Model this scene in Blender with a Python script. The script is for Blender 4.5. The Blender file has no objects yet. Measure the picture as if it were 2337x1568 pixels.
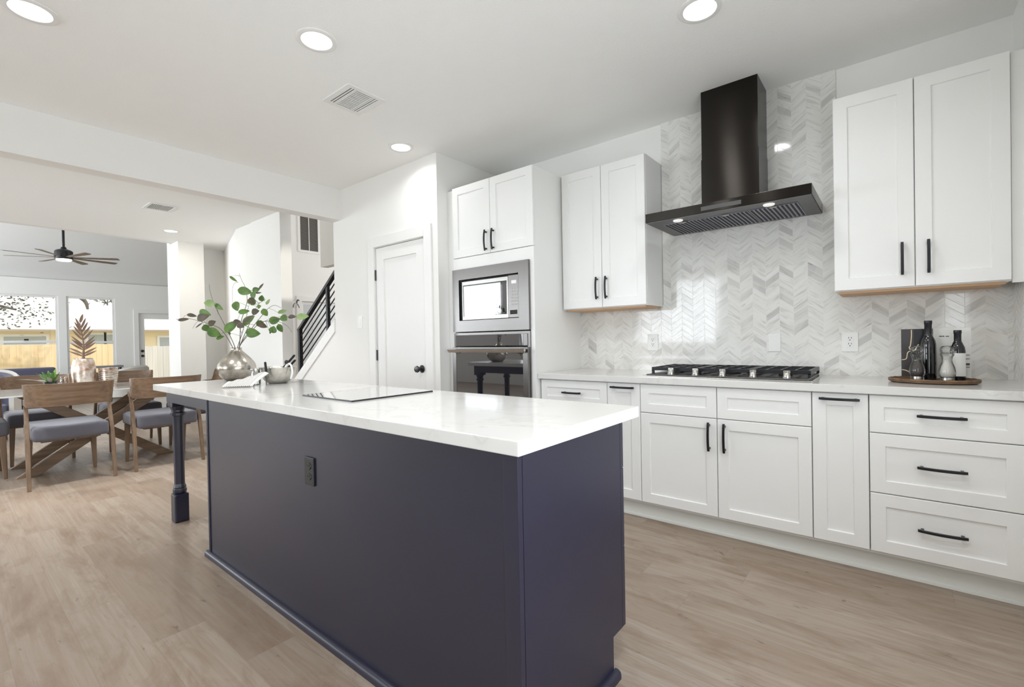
import bpy, bmesh, math, random
from mathutils import Vector, Matrix
PI = math.pi
R = math.radians
S = bpy.context.scene
COL = S.collection

# ------------------------------------------------------------------ camera
FPX, YAW, PITCH, ROLL, CYP = 1066.3, R(50.957), R(-.5424), R(-1.0633), 785.6
cam_d = bpy.data.cameras.new('camera')
cam = bpy.data.objects.new('camera', cam_d)
COL.objects.link(cam)
cam_d.sensor_fit = 'HORIZONTAL'
cam_d.sensor_width = 36.0
cam_d.lens = FPX / 2337 * 36
cam_d.shift_y = (CYP - 784) / 2337
cam_d.clip_start = .05
cam_d.clip_end = 200
_F = Vector((-math.cos(YAW) * math.cos(PITCH), math.sin(YAW) * math.cos(PITCH), math.sin(PITCH)))
_R = Vector((math.sin(YAW), math.cos(YAW), 0))
_U = _R.cross(_F)
_R2 = math.cos(ROLL) * _R + math.sin(ROLL) * _U
_U2 = -math.sin(ROLL) * _R + math.cos(ROLL) * _U
cam.matrix_world = Matrix((( _R2.x, _U2.x, -_F.x, 0), (_R2.y, _U2.y, -_F.y, 0), (_R2.z, _U2.z, -_F.z, 1.163), (0, 0, 0, 1)))
S.camera = cam

# ------------------------------------------------------------------ exposure, world, sun, daylight
S.view_settings.view_transform = 'Standard'
S.view_settings.look = 'None'
S.view_settings.exposure = 0.06
S.view_settings.gamma = 1.0
S.view_settings.use_curve_mapping = False
S.cycles.max_bounces = 10
S.cycles.diffuse_bounces = 6
S.cycles.glossy_bounces = 5
S.cycles.transmission_bounces = 8
S.cycles.transparent_max_bounces = 12
S.cycles.caustics_reflective = False
S.cycles.caustics_refractive = False
S.cycles.sample_clamp_indirect = 6.0
S.cycles.use_denoising = True

W = bpy.data.worlds.new('world')
S.world = W
W.use_nodes = True
_bg = W.node_tree.nodes['Background']
_bg.inputs['Color'].default_value = (0.93, 0.965, 1.0, 1)
_bg.inputs['Strength'].default_value = 1.9

def light(name, kind, loc, energy, color=(1, 1, 1), rot=(0, 0, 0), size=.2, size_y=None, spread=None):
    d = bpy.data.lights.new(name, kind)
    d.energy = energy
    d.color = color
    if kind == 'AREA':
        if size_y:
            d.shape = 'RECTANGLE'; d.size = size; d.size_y = size_y
        else:
            d.shape = 'DISK'; d.size = size
        if spread: d.spread = spread
    o = bpy.data.objects.new(name, d)
    COL.objects.link(o)
    o.location = loc
    o.rotation_euler = rot
    return o

sun = light('sun', 'SUN', (0, 0, 30), 2.2, (1, .95, .86))
sun.rotation_euler = Vector((-.75, -.18, -.8)).to_track_quat('-Z', 'Y').to_euler()
sun.data.angle = R(2)
DAY = (.86, .94, 1.0)
# daylight through the windows behind the camera; the last two are added fill
UP = R(90 + 33)   # sky light and light thrown up off the bright patio
light('daylight_patio', 'AREA', (-3.8, -3.90, 1.75), 62, DAY, (R(110), 0, 0), 1.8, 1.5)
light('daylight_dining', 'AREA', (-8.65, -3.90, 2.08), 40, DAY, (R(90), 0, 0), 1.35, 1.2)
light('fill_dining', 'AREA', (-6.5, -3.90, 1.7), 24, DAY, (R(80), 0, 0), 1.7, 1.5)  # added unseen window, fills the dining side
light('fill_side', 'AREA', (.50, .35, 1.22), 38, DAY, (R(90), 0, R(90)), 2.3, 1.0)  # added unseen window, brightens the island end panel
# lamps at unseen openings, added to brighten the foyer and living room
light('fill_foyer', 'AREA', (-7.6, 6.9, 2.6), 30, (1, .94, .87), (R(-90), 0, 0), 2.6, 3.2)
light('fill_living', 'AREA', (-11.75, -3.90, 1.6), 240, DAY, (R(105), 0, 0), 3.0, 1.9)

# ------------------------------------------------------------------ materials
def lin(c):
    return tuple((x / 12.92 if x <= .04045 else ((x + .055) / 1.055) ** 2.4) for x in (v / 255 for v in c)) + (1,)

class NT:
    def __init__(s, name):
        s.m = bpy.data.materials.new(name); s.m.use_nodes = True
        s.t = s.m.node_tree; s.b = s.t.nodes['Principled BSDF']; s.out = s.t.nodes['Material Output']
    def n(s, typ, **kw):
        n = s.t.nodes.new(typ)
        for k, v in kw.items(): setattr(n, k, v)
        return n
    def put(s, sock, v):
        if isinstance(v, bpy.types.NodeSocket): s.t.links.new(v, sock)
        else: sock.default_value = v
    def ma(s, op, a, b=None, c=None):
        n = s.n('ShaderNodeMath', operation=op)
        s.put(n.inputs[0], a)
        if b is not None: s.put(n.inputs[1], b)
        if c is not None: s.put(n.inputs[2], c)
        return n.outputs[0]
    def vec(s, x, y, z=0.0):
        n = s.n('ShaderNodeCombineXYZ')
        for i, v in enumerate((x, y, z)): s.put(n.inputs[i], v)
        return n.outputs[0]
    def pos(s):
        g = s.n('ShaderNodeNewGeometry')
        q = s.n('ShaderNodeSeparateXYZ'); s.t.links.new(g.outputs['Position'], q.inputs[0])
        return q.outputs, g.outputs['Position']
    def obj(s):
        g = s.n('ShaderNodeTexCoord')
        q = s.n('ShaderNodeSeparateXYZ'); s.t.links.new(g.outputs['Object'], q.inputs[0])
        return q.outputs, g.outputs['Object']
    def noise(s, v, scale, detail=3, rough=.55, dist=0):
        n = s.n('ShaderNodeTexNoise')
        s.t.links.new(v, n.inputs['Vector'])
        n.inputs['Scale'].default_value = scale; n.inputs['Detail'].default_value = detail
        n.inputs['Roughness'].default_value = rough; n.inputs['Distortion'].default_value = dist
        return n.outputs['Fac']
    def rnd(s, v):
        n = s.n('ShaderNodeTexWhiteNoise', noise_dimensions='3D')
        s.t.links.new(v, n.inputs['Vector'])
        return n.outputs['Value']
    def ramp(s, f, stops, interp='LINEAR'):
        n = s.n('ShaderNodeValToRGB'); e = n.color_ramp.elements
        n.color_ramp.interpolation = interp
        while len(e) < len(stops): e.new(.5)
        for i, (p, c) in enumerate(stops): e[i].position = p; e[i].color = c if len(c) == 4 else tuple(c) + (1,)
        s.put(n.inputs[0], f)
        return n.outputs[0]
    def mix(s, f, a, b, mode='MIX'):
        n = s.n('ShaderNodeMix', data_type='RGBA', blend_type=mode)
        s.put(n.inputs[0], f); s.put(n.inputs[6], a); s.put(n.inputs[7], b)
        return n.outputs[2]
    def bump(s, h, st=.2, dist=.01):
        n = s.n('ShaderNodeBump'); n.inputs['Strength'].default_value = st; n.inputs['Distance'].default_value = dist
        s.put(n.inputs['Height'], h); s.t.links.new(n.outputs[0], s.b.inputs['Normal'])
    def set(s, **kw):
        for k, v in kw.items(): s.put(s.b.inputs[k.replace('_', ' ')], v)
        return s

MATS = {}
def simple(name, rgb, rough=.5, metal=0.0, bump=None, srgb=True, **kw):
    if name in MATS: return MATS[name]
    t = NT(name)
    c = lin(rgb) if srgb else tuple(rgb) + (1,)
    o, v = t.obj()
    f = t.noise(v, 9.0, 3)
    t.set(Base_Color=t.mix(t.ma('MULTIPLY', f, .10), c, (c[0] * .86, c[1] * .86, c[2] * .86, 1)), Roughness=rough, Metallic=metal)
    if bump:
        t.bump(t.noise(v, bump[0], 3), bump[1], .004)
    for k, val in kw.items(): t.put(t.b.inputs[k.replace('_', ' ')], val)
    MATS[name] = t.m
    return t.m

M_wall = simple('wall_paint', (240, 239, 236), .75, bump=(160, .10))
M_ceil = simple('ceiling_paint', (249, 249, 247), .85, bump=(90, .25))
M_trim = simple('trim_paint', (238, 237, 235), .4)
M_cab = simple('cabinet_paint', (237, 237, 235), .34)
M_dark = simple('black_hardware', (34, 34, 38), .38, .35)
M_bronze_knob = simple('pewter_hardware', (78, 78, 80), .3, .9)
M_navy = simple('navy_paint', (32, 32, 52), .33, Specular_IOR_Level=.7)
M_outlet_dark = simple('black_plastic', (28, 28, 32), .4)
M_white_plastic = simple('white_plastic', (240, 240, 237), .35)
M_slot = simple('slot_black', (40, 38, 36), .7)
M_woodunder = simple('raw_maple', (206, 168, 132), .6)
M_toe = simple('toe_kick_paint', (232, 233, 228), .5)

def brushed(name, rgb, rough, aniso=.6, rot=0.0):
    t = NT(name)
    o, v = t.pos()
    st = t.noise(t.vec(t.ma('MULTIPLY', o[0], 2.0), t.ma('MULTIPLY', o[1], 2.0), t.ma('MULTIPLY', o[2], 260.0)), 1.0, 2)
    c = lin(rgb)
    t.set(Base_Color=t.mix(t.ma('MULTIPLY', st, .35), c, (c[0] * .75, c[1] * .75, c[2] * .75, 1)), Metallic=1.0,
          Roughness=rough, Anisotropic=aniso, Anisotropic_Rotation=rot)
    tg = t.n('ShaderNodeTangent', direction_type='RADIAL', axis='Z')
    t.t.links.new(tg.outputs[0], t.b.inputs['Tangent'])
    return t.m
M_blackss = brushed('black_stainless', (52, 49, 46), .22, 1.0, .25)
M_blackss2 = brushed('black_stainless_satin', (104, 102, 102), .34, .3)
M_ss = brushed('dark_stainless', (132, 129, 127), .30, .4)
M_steel = brushed('stainless', (205, 203, 198), .22, .2)
M_doorss = brushed('stainless_door', (176, 174, 170), .24, .2)
M_filter = brushed('filter_steel', (150, 149, 166), .3, 0)

def glossy_black():
    t = NT('black_glass')
    o, v = t.obj()
    t.set(Base_Color=t.mix(t.noise(v, 4.0), (.010, .010, .014, 1), (.014, .014, .018, 1)), Roughness=.03, Specular_IOR_Level=.75, Coat_Weight=1.0, Coat_Roughness=.01, Coat_IOR=2.1)
    return t.m
M_bglass = glossy_black()

def thin_glass(name, tint=(1, 1, 1), refl=.06, rough=.0):
    t = NT(name)
    tr = t.n('ShaderNodeBsdfTransparent'); gl = t.n('ShaderNodeBsdfGlossy'); mx = t.n('ShaderNodeMixShader')
    tr.inputs[0].default_value = tint + (1,)
    gl.inputs['Roughness'].default_value = rough
    fr = t.n('ShaderNodeFresnel'); fr.inputs[0].default_value = 1.5
    o, v = t.obj()
    f = t.ma('ADD', t.ma('MULTIPLY', fr.outputs[0], .9), t.ma('MULTIPLY', t.noise(v, 3.0), refl * .3))
    t.t.links.new(f, mx.inputs[0])
    t.t.links.new(tr.outputs[0], mx.inputs[1]); t.t.links.new(gl.outputs[0], mx.inputs[2])
    t.t.links.new(mx.outputs[0], t.out.inputs['Surface'])
    return t.m
M_pane = thin_glass('window_glass')
M_tglass = simple('pale_back_painted_glass', (206, 210, 207), .06, Coat_Weight=.6, Coat_Roughness=.02)
M_jar = thin_glass('clear_glass', (.975, .975, .965), .12)

def quartz():
    t = NT('white_quartz')
    o, v = t.pos()
    d = t.noise(v, 1.6, 4, .6)
    w = t.noise(t.vec(t.ma('ADD', o[0], t.ma('MULTIPLY', d, .9)), t.ma('ADD', t.ma('MULTIPLY', o[1], 1.7), d), o[2]), 2.6, 5, .62)
    vein = t.ma('ABSOLUTE', t.ma('SUBTRACT', w, .5))
    f = t.ramp(vein, [(0.0, (1, 1, 1)), (.012, (.35, .35, .35)), (.05, (0, 0, 0))])
    m2 = t.ma('MULTIPLY', f, t.ramp(t.noise(v, 2.2, 3), [(.42, (0, 0, 0)), (.62, (1, 1, 1))]))
    t.set(Base_Color=t.mix(t.ma('MULTIPLY', m2, .45), lin((217, 216, 213)), lin((176, 173, 168))), Roughness=.11, Specular_IOR_Level=.36)
    return t.m
M_quartz = quartz()

def floor_mat():
    t = NT('oak_plank_floor')
    o, v = t.pos()
    pw, pl = .182, 1.42
    yy = t.ma('DIVIDE', t.ma('ADD', o[1], 20.05), pw)
    row = t.ma('FLOOR', yy)
    fy = t.ma('FRACT', yy)
    sh = t.rnd(t.vec(row, 3.0, 7.0))
    xx = t.ma('ADD', t.ma('DIVIDE', t.ma('ADD', o[0], 40.0), pl), t.ma('MULTIPLY', sh, 5.0))
    colm = t.ma('FLOOR', xx)
    fx = t.ma('FRACT', xx)
    rn = t.rnd(t.vec(row, colm, 1.0))
    rn2 = t.rnd(t.vec(colm, row, 9.0))
    off = t.ma('MULTIPLY', rn, 37.0)
    # long streaks, fine pores, soft brown clouds and knots, all stretched along the plank
    X, Y = o[0], o[1]
    def st(ax, ay, sc, det, ro, di=0, z=0.0): return t.noise(t.vec(t.ma('MULTIPLY', X, ax), t.ma('MULTIPLY', Y, ay), t.ma('ADD', off, z)), sc, det, ro, di)
    wob = st(.55, 5.5, 1.3, 2, .45, .3)
    g1 = st(1.5, 42.0, 1.0, 5, .62, .5)
    pore = st(7.0, 210.0, 1.0, 2, .6, 0, 3.0)
    rings = t.ma('SINE', t.ma('MULTIPLY', wob, 95.0))
    ringm = t.ramp(st(1.0, 4.0, 1.0, 1, .5, 0, 11.0), [(.50, (0, 0, 0)), (.64, (1, 1, 1))])
    blot = st(1.7, 5.5, 1.3, 5, .68, .6, 7.0)
    kn = st(5.5, 13.0, 1.5, 3, .62, .4, 5.0)
    base = t.ramp(rn2, [(0, lin((163, 150, 138))), (.45, lin((156, 143, 129))), (.8, lin((150, 135, 121))), (1, lin((140, 125, 110)))])
    c = t.mix(t.ramp(g1, [(.36, (0, 0, 0)), (.72, (.6, .6, .6))]), base, lin((132, 111, 92)))
    c = t.mix(t.ma('MULTIPLY', t.ma('MULTIPLY', t.ramp(rings, [(.1, (0, 0, 0)), (1.0, (1, 1, 1))]), ringm), .20), c, lin((116, 97, 80)))
    c = t.mix(t.ramp(blot, [(.48, (0, 0, 0)), (.70, (.80, .80, .80))]), c, lin((122, 101, 83)))
    c = t.mix(t.ramp(pore, [(.55, (0, 0, 0)), (.75, (.28, .28, .28))]), c, lin((120, 102, 86)))
    c = t.mix(t.ramp(kn, [(.665, (0, 0, 0)), (.735, (.72, .72, .72))]), c, lin((92, 79, 67)))
    e1 = t.ma('LESS_THAN', t.ma('MINIMUM', fy, t.ma('SUBTRACT', 1.0, fy)), .009)
    e2 = t.ma('LESS_THAN', t.ma('MINIMUM', fx, t.ma('SUBTRACT', 1.0, fx)), .0012)
    ed = t.ma('MAXIMUM', e1, e2)
    c = t.mix(t.ma('MULTIPLY', ed, .26), c, lin((112, 96, 82)))
    t.set(Base_Color=c, Roughness=t.ma('ADD', .34, t.ma('MULTIPLY', g1, .14)))
    t.bump(t.ma('SUBTRACT', t.ma('MULTIPLY', g1, .4), ed), .10, .002)
    return t.m
M_floor = floor_mat()

def chevron(name, ax):
    t = NT(name)
    o, v = t.pos()
    cw, rh = .0775, .044
    u = t.ma('DIVIDE', t.ma('ADD', o[ax], 10.0 + .0049), cw)
    col = t.ma('FLOOR', u)
    fu = t.ma('FRACT', u)
    odd = t.ma('MODULO', col, 2.0)
    sg = t.ma('SUBTRACT', 1.0, t.ma('MULTIPLY', odd, 2.0))
    hh = t.ma('ADD', o[2], t.ma('MULTIPLY', t.ma('MULTIPLY', sg, t.ma('SUBTRACT', fu, .5)), cw * .72))
    r = t.ma('DIVIDE', hh, rh)
    row = t.ma('FLOOR', r)
    fr = t.ma('FRACT', r)
    rn = t.rnd(t.vec(col, row, 2.0))
    rn2 = t.rnd(t.vec(row, col, 5.0))
    big = t.noise(v, 3.2, 2)
    # veining runs along each tile
    st = t.noise(t.vec(t.ma('MULTIPLY', u, .55), t.ma('MULTIPLY', r, 1.7), t.ma('MULTIPLY', rn2, 60.0)), 1.3, 4, .6, .8)
    tone = t.ma('ADD', t.ma('MULTIPLY', rn, .80), t.ma('MULTIPLY', big, .42))
    base = t.ramp(tone, [(.0, lin((238, 237, 233))), (.70, lin((235, 234, 230))), (.90, lin((229, 228, 224))), (1.0, lin((213, 212, 208))), (1.0, lin((206, 205, 202)))])
    c = t.mix(t.ramp(st, [(.50, (0, 0, 0)), (.72, (.60, .60, .60))]), base, lin((178, 176, 172)))
    spot = t.ma('MULTIPLY', t.ramp(st, [(.68, (0, 0, 0)), (.74, (1, 1, 1))]), t.ma('GREATER_THAN', rn, .86))
    c = t.mix(t.ma('MULTIPLY', spot, .7), c, lin((138, 134, 130)))
    e1 = t.ma('LESS_THAN', t.ma('MINIMUM', fr, t.ma('SUBTRACT', 1.0, fr)), .03)
    e2 = t.ma('LESS_THAN', t.ma('MINIMUM', fu, t.ma('SUBTRACT', 1.0, fu)), .014)
    ed = t.ma('MAXIMUM', e1, e2)
    c = t.mix(t.ma('MULTIPLY', ed, .75), c, lin((226, 225, 221)))
    t.set(Base_Color=c, Roughness=t.ma('ADD', .07, t.ma('MULTIPLY', ed, .5)))
    tilt = t.ma('MULTIPLY', t.ma('SUBTRACT', rn2, .5), t.ma('SUBTRACT', fr, .5))
    t.bump(t.ma('SUBTRACT', t.ma('MULTIPLY', tilt, .5), t.ma('MULTIPLY', ed, .6)), .12, .002)
    return t.m
M_tile = chevron('marble_chevron', 0)
M_tile2 = chevron('marble_chevron_side', 1)

def wood(name, a, b, rough=.45, axis=0, sc=1.0):
    t = NT(name)
    o, v = t.obj()
    k = [44.0 * sc] * 3; k[axis] = 1.6 * sc
    g = t.noise(t.vec(*[t.ma('MULTIPLY', o[i], k[i]) for i in range(3)]), 1.0, 4, .6, .15)
    t.set(Base_Color=t.mix(t.ramp(g, [(.3, (0, 0, 0)), (.72, (1, 1, 1))]), lin(a), lin(b)), Roughness=rough)
    t.bump(g, .06, .002)
    return t.m
M_chair = wood('walnut_band', (140, 115, 92), (104, 82, 63), .42, 1)
M_chairleg = wood('walnut_leg', (134, 110, 88), (98, 78, 60), .45, 2)
M_trestle = wood('walnut_trestle', (148, 123, 100), (108, 87, 68), .45, 1)
M_tray = wood('tray_wood', (128, 98, 70), (78, 58, 42), .5, 0, 1.6)
M_fence = wood('cedar_fence', (232, 208, 166), (214, 186, 140), .8, 2, .25)
M_fence2 = wood('grey_fence', (214, 208, 198), (188, 184, 176), .8, 2, .25)  # greyer boards than the cedar fence

def fabric(name, rgb, scale=420):
    t = NT(name)
    o, v = t.obj()
    c = lin(rgb)
    f = t.noise(v, scale, 2)
    t.set(Base_Color=t.mix(f, (c[0] * .72, c[1] * .72, c[2] * .72, 1), (c[0] * 1.2, c[1] * 1.2, c[2] * 1.2, 1)), Roughness=.92, Sheen_Weight=.25)
    t.bump(f, .25, .002)
    return t.m
M_seat = fabric('grey_upholstery', (98, 98, 107))
M_blue = fabric('slate_blue_upholstery', (92, 92, 116))
M_paleup = fabric('pale_upholstery', (205, 203, 198))

def hammered(name, rgb, rgb2, rough, scale, st):
    t = NT(name)
    o, v = t.obj()
    f = t.noise(v, scale, 4, .6)
    t.set(Base_Color=t.mix(t.ramp(f, [(.38, (0, 0, 0)), (.66, (1, 1, 1))]), lin(rgb), lin(rgb2)), Metallic=.9, Roughness=rough)
    t.bump(f, st, .004)
    return t.m
M_vase = hammered('antique_silver', (206, 200, 190), (150, 142, 132), .24, 10, .05)
M_bowl = hammered('brushed_aluminium', (216, 212, 204), (192, 188, 180), .27, 26, .02)
M_copper = hammered('copper_glaze', (232, 222, 212), (170, 132, 108), .34, 14, .08)
M_palm = simple('bronze_leaf', (140, 116, 100), .45, .35)

def leafmat(name, a, b, c=None):
    t = NT(name)
    o, v = t.obj()
    f = t.noise(v, 14.0, 3)
    col = t.mix(t.ramp(f, [(.4, (0, 0, 0)), (.64, (1, 1, 1))]), lin(a), lin(b))
    t.set(Base_Color=col, Roughness=.5)
    return t.m
M_leaf = leafmat('eucalyptus_green', (98, 128, 62), (66, 96, 42))
M_leaf2 = leafmat('eucalyptus_dusk', (72, 66, 52), (92, 82, 66))
M_leaf3 = leafmat('eucalyptus_pale', (146, 168, 112), (118, 144, 88))
M_twig = simple('twig_bark', (104, 94, 84), .8)
M_succ = leafmat('succulent_green', (96, 140, 58), (58, 92, 40))
M_succ2 = leafmat('succulent_grey', (150, 142, 132), (118, 116, 108))
M_treeleaf = leafmat('tree_foliage', (112, 114, 98), (74, 76, 62))

def emis(name, rgb, st):
    t = NT(name)
    o, v = t.obj()
    t.set(Base_Color=(1, 1, 1, 1), Emission_Color=t.mix(t.noise(v, 5.0), rgb + (1,), (rgb[0], rgb[1] * .985, rgb[2] * .96, 1)), Emission_Strength=st)
    return t.m
M_lens = emis('lamp_lens', (1, .975, .93), 3.2)
M_hoodled = emis('hood_lens', (1, .97, .93), .4)

M_towel = None
def towel():
    t = NT('striped_linen')
    g = t.n('ShaderNodeTexCoord'); q = t.n('ShaderNodeSeparateXYZ'); t.t.links.new(g.outputs['UV'], q.inputs[0])
    u, v = q.outputs[0], q.outputs[1]
    s = t.ma('FRACT', t.ma('MULTIPLY', u, 16.0))
    ln = t.ma('LESS_THAN', s, .32)
    ds = t.ma('LESS_THAN', t.ma('FRACT', t.ma('ADD', t.ma('MULTIPLY', v, 15.0), t.ma('MULTIPLY', t.ma('FLOOR', t.ma('MULTIPLY', u, 16.0)), .5))), .72)
    k = t.ma('MULTIPLY', ln, ds)
    rim = t.ma('GREATER_THAN', t.ma('ABSOLUTE', t.ma('SUBTRACT', u, .5)), .43)
    k = t.ma('MULTIPLY', k, t.ma('SUBTRACT', 1.0, rim))
    t.set(Base_Color=t.mix(k, lin((232, 229, 224)), lin((78, 72, 70))), Roughness=.9)
    return t.m
M_towel = towel()
M_salt = simple('salt_crystals', (236, 234, 228), .7, bump=(200, .3))
M_pepper = simple('peppercorns', (86, 80, 76), .7, bump=(160, .5))
M_bottle = NT('dark_bottle_glass').set(Base_Color=(.006, .006, .008, 1), Roughness=.05, Coat_Weight=.5).m
M_cap = simple('bottle_cap_black', (26, 26, 32), .3)
M_paper = simple('label_paper', (232, 231, 227), .6)
M_page_dark = simple('cover_charcoal', (62, 58, 58), .4)
M_page_black = simple('cover_black', (24, 24, 28), .4)
M_page_white = simple('cover_white', (226, 225, 220), .4)
M_ink = simple('ink_grey', (96, 94, 92), .6)
M_siding = simple('tan_siding', (244, 226, 192), .8)
M_roofing = simple('pale_roofing', (236, 234, 230), .8)
M_bglassgrey = simple('distant_window', (176, 182, 184), .3)
M_soil = simple('lawn', (150, 146, 112), .95)
M_potblack = simple('pot_black', (24, 24, 27), .35)
M_ventdark = simple('vent_shadow_box', (98, 95, 90), .9)  # grey standing in for the shade inside the ducts
M_fanwood = wood('fan_blade_wood', (134, 118, 104), (104, 92, 82), .5, 0)

# ------------------------------------------------------------------ mesh helpers
class MB:
    """collects shapes in world coordinates; build() links them as ONE mesh object"""
    def __init__(s): s.bm = bmesh.new()
    def box(s, x0, x1, y0, y1, z0, z1, bev=0.0, seg=2):
        vs = [s.bm.verts.new((x, y, z)) for x in (x0, x1) for y in (y0, y1) for z in (z0, z1)]
        fs = []
        for q in ((0, 1, 3, 2), (4, 6, 7, 5), (0, 4, 5, 1), (2, 3, 7, 6), (0, 2, 6, 4), (1, 5, 7, 3)):
            fs.append(s.bm.faces.new([vs[i] for i in q]))
        if bev > 0:
            es = list({e for f in fs for e in f.edges})
            bmesh.ops.bevel(s.bm, geom=es, offset=bev, segments=seg, affect='EDGES', profile=.6)
        return s
    def quad(s, pts):
        s.bm.faces.new([s.bm.verts.new(p) for p in pts]); return s
    def prism(s, pts, vec):
        a = [s.bm.verts.new(p) for p in pts]
        v = Vector(vec)
        b = [s.bm.verts.new(Vector(p) + v) for p in pts]
        n = len(pts)
        s.bm.faces.new(a); s.bm.faces.new(b[::-1])
        for i in range(n): s.bm.faces.new((a[i], b[i], b[(i + 1) % n], a[(i + 1) % n]))
        return s
    def lathe(s, prof, c=(0, 0, 0), seg=32, close=False):
        """prof: list of (radius, z)"""
        rings = []
        for r, z in prof:
            if r < 1e-6: rings.append([s.bm.verts.new((c[0], c[1], c[2] + z))])
            else: rings.append([s.bm.verts.new((c[0] + r * math.cos(2 * PI * i / seg), c[1] + r * math.sin(2 * PI * i / seg), c[2] + z)) for i in range(seg)])
        for a, b in zip(rings, rings[1:]):
            if len(a) == 1 and len(b) == 1: continue
            for i in range(seg):
                j = (i + 1) % seg
                if len(a) == 1: s.bm.faces.new((a[0], b[i], b[j]))
                elif len(b) == 1: s.bm.faces.new((a[i], b[0], a[j]))
                else: s.bm.faces.new((a[i], b[i], b[j], a[j]))
        return s
    def tube(s, pts, rad, seg=8, cap=True):
        pts = [Vector(p) for p in pts]
        if not isinstance(rad, (list, tuple)): rad = [rad] * len(pts)
        rings = []; up = None
        for i, p in enumerate(pts):
            d = (pts[min(i + 1, len(pts) - 1)] - pts[max(i - 1, 0)]).normalized()
            if up is None:
                up = Vector((0, 0, 1)) if abs(d.z) < .9 else Vector((1, 0, 0))
            a = d.cross(up).normalized(); b = a.cross(d).normalized(); up = b
            rings.append([s.bm.verts.new(p + rad[i] * (math.cos(2 * PI * k / seg) * a + math.sin(2 * PI * k / seg) * b)) for k in range(seg)])
        for a, b in zip(rings, rings[1:]):
            for k in range(seg): s.bm.faces.new((a[k], a[(k + 1) % seg], b[(k + 1) % seg], b[k]))
        if cap:
            s.bm.faces.new(rings[0][::-1]); s.bm.faces.new(rings[-1])
        return s
    def bar(s, p, q, w, h, up=(0, 0, 1), w2=None, h2=None, bev=0):
        """rectangular bar from p to q; w across, h along 'up'"""
        p, q = Vector(p), Vector(q); d = (q - p).normalized(); up = Vector(up)
        a = d.cross(up).normalized(); b = a.cross(d).normalized()
        w2 = w if w2 is None else w2; h2 = h if h2 is None else h2
        vs = []
        for c, ww, hh in ((p, w, h), (q, w2, h2)):
            for i, j in ((-1, -1), (1, -1), (1, 1), (-1, 1)):
                vs.append(s.bm.verts.new(c + a * ww / 2 * i + b * hh / 2 * j))
        fs = [s.bm.faces.new(vs[3::-1]), s.bm.faces.new(vs[4:])]
        for i in range(4): fs.append(s.bm.faces.new((vs[i], vs[(i + 1) % 4], vs[4 + (i + 1) % 4], vs[4 + i])))
        if bev:
            bmesh.ops.bevel(s.bm, geom=list({e for f in fs for e in f.edges}), offset=bev, segments=2, affect='EDGES')
        return s
    def sweep(s, pts):
        """rectangular section swept straight up: (x, y, z, size_x, size_y) per level"""
        prev = None
        for x, y, z, a, b in pts:
            vs = [s.bm.verts.new((x + i * a / 2, y + j * b / 2, z)) for i, j in ((-1, -1), (1, -1), (1, 1), (-1, 1))]
            if prev:
                for k in range(4): s.bm.faces.new((prev[k], prev[(k + 1) % 4], vs[(k + 1) % 4], vs[k]))
            else: s.bm.faces.new(vs[::-1])
            prev = vs
        s.bm.faces.new(prev)
        return s
    def shaker(s, x0, x1, y, z0, z1, th=.02, st=.058, rec=.009, facing=-1, axis='y'):
        """door slab whose front face is recessed inside a frame; front at y, body behind it"""
        def P(a, d, z): return (a, y + d, z) if axis == 'y' else (y + d, a, z)
        k = -facing
        o = [(x0, z0), (x1, z0), (x1, z1), (x0, z1)]
        i_ = [(x0 + st, z0 + st), (x1 - st, z0 + st), (x1 - st, z1 - st), (x0 + st, z1 - st)]
        j_ = [(a + (.003 if a < (x0 + x1) / 2 else -.003), z + (.003 if z < (z0 + z1) / 2 else -.003)) for a, z in i_]
        V = s.bm.verts.new
        b = .0025
        oc = [(a + (b if a < (x0 + x1) / 2 else -b), z + (b if z < (z0 + z1) / 2 else -b)) for a, z in o]
        A = [V(P(a, k * 0, z)) for a, z in oc]
        A0 = [V(P(a, k * b, z)) for a, z in o]
        B = [V(P(a, k * th, z)) for a, z in o]
        C = [V(P(a, k * 0, z)) for a, z in i_]
        D = [V(P(a, k * rec, z)) for a, z in j_]
        for n in range(4):
            m = (n + 1) % 4
            s.bm.faces.new((A[n], A[m], C[m], C[n]))
            s.bm.faces.new((C[n], C[m], D[m], D[n]))
            s.bm.faces.new((A0[n], A0[m], A[m], A[n]))
            s.bm.faces.new((B[n], B[m], A0[m], A0[n]))
        s.bm.faces.new(D); s.bm.faces.new(B[::-1])
        return s

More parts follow.
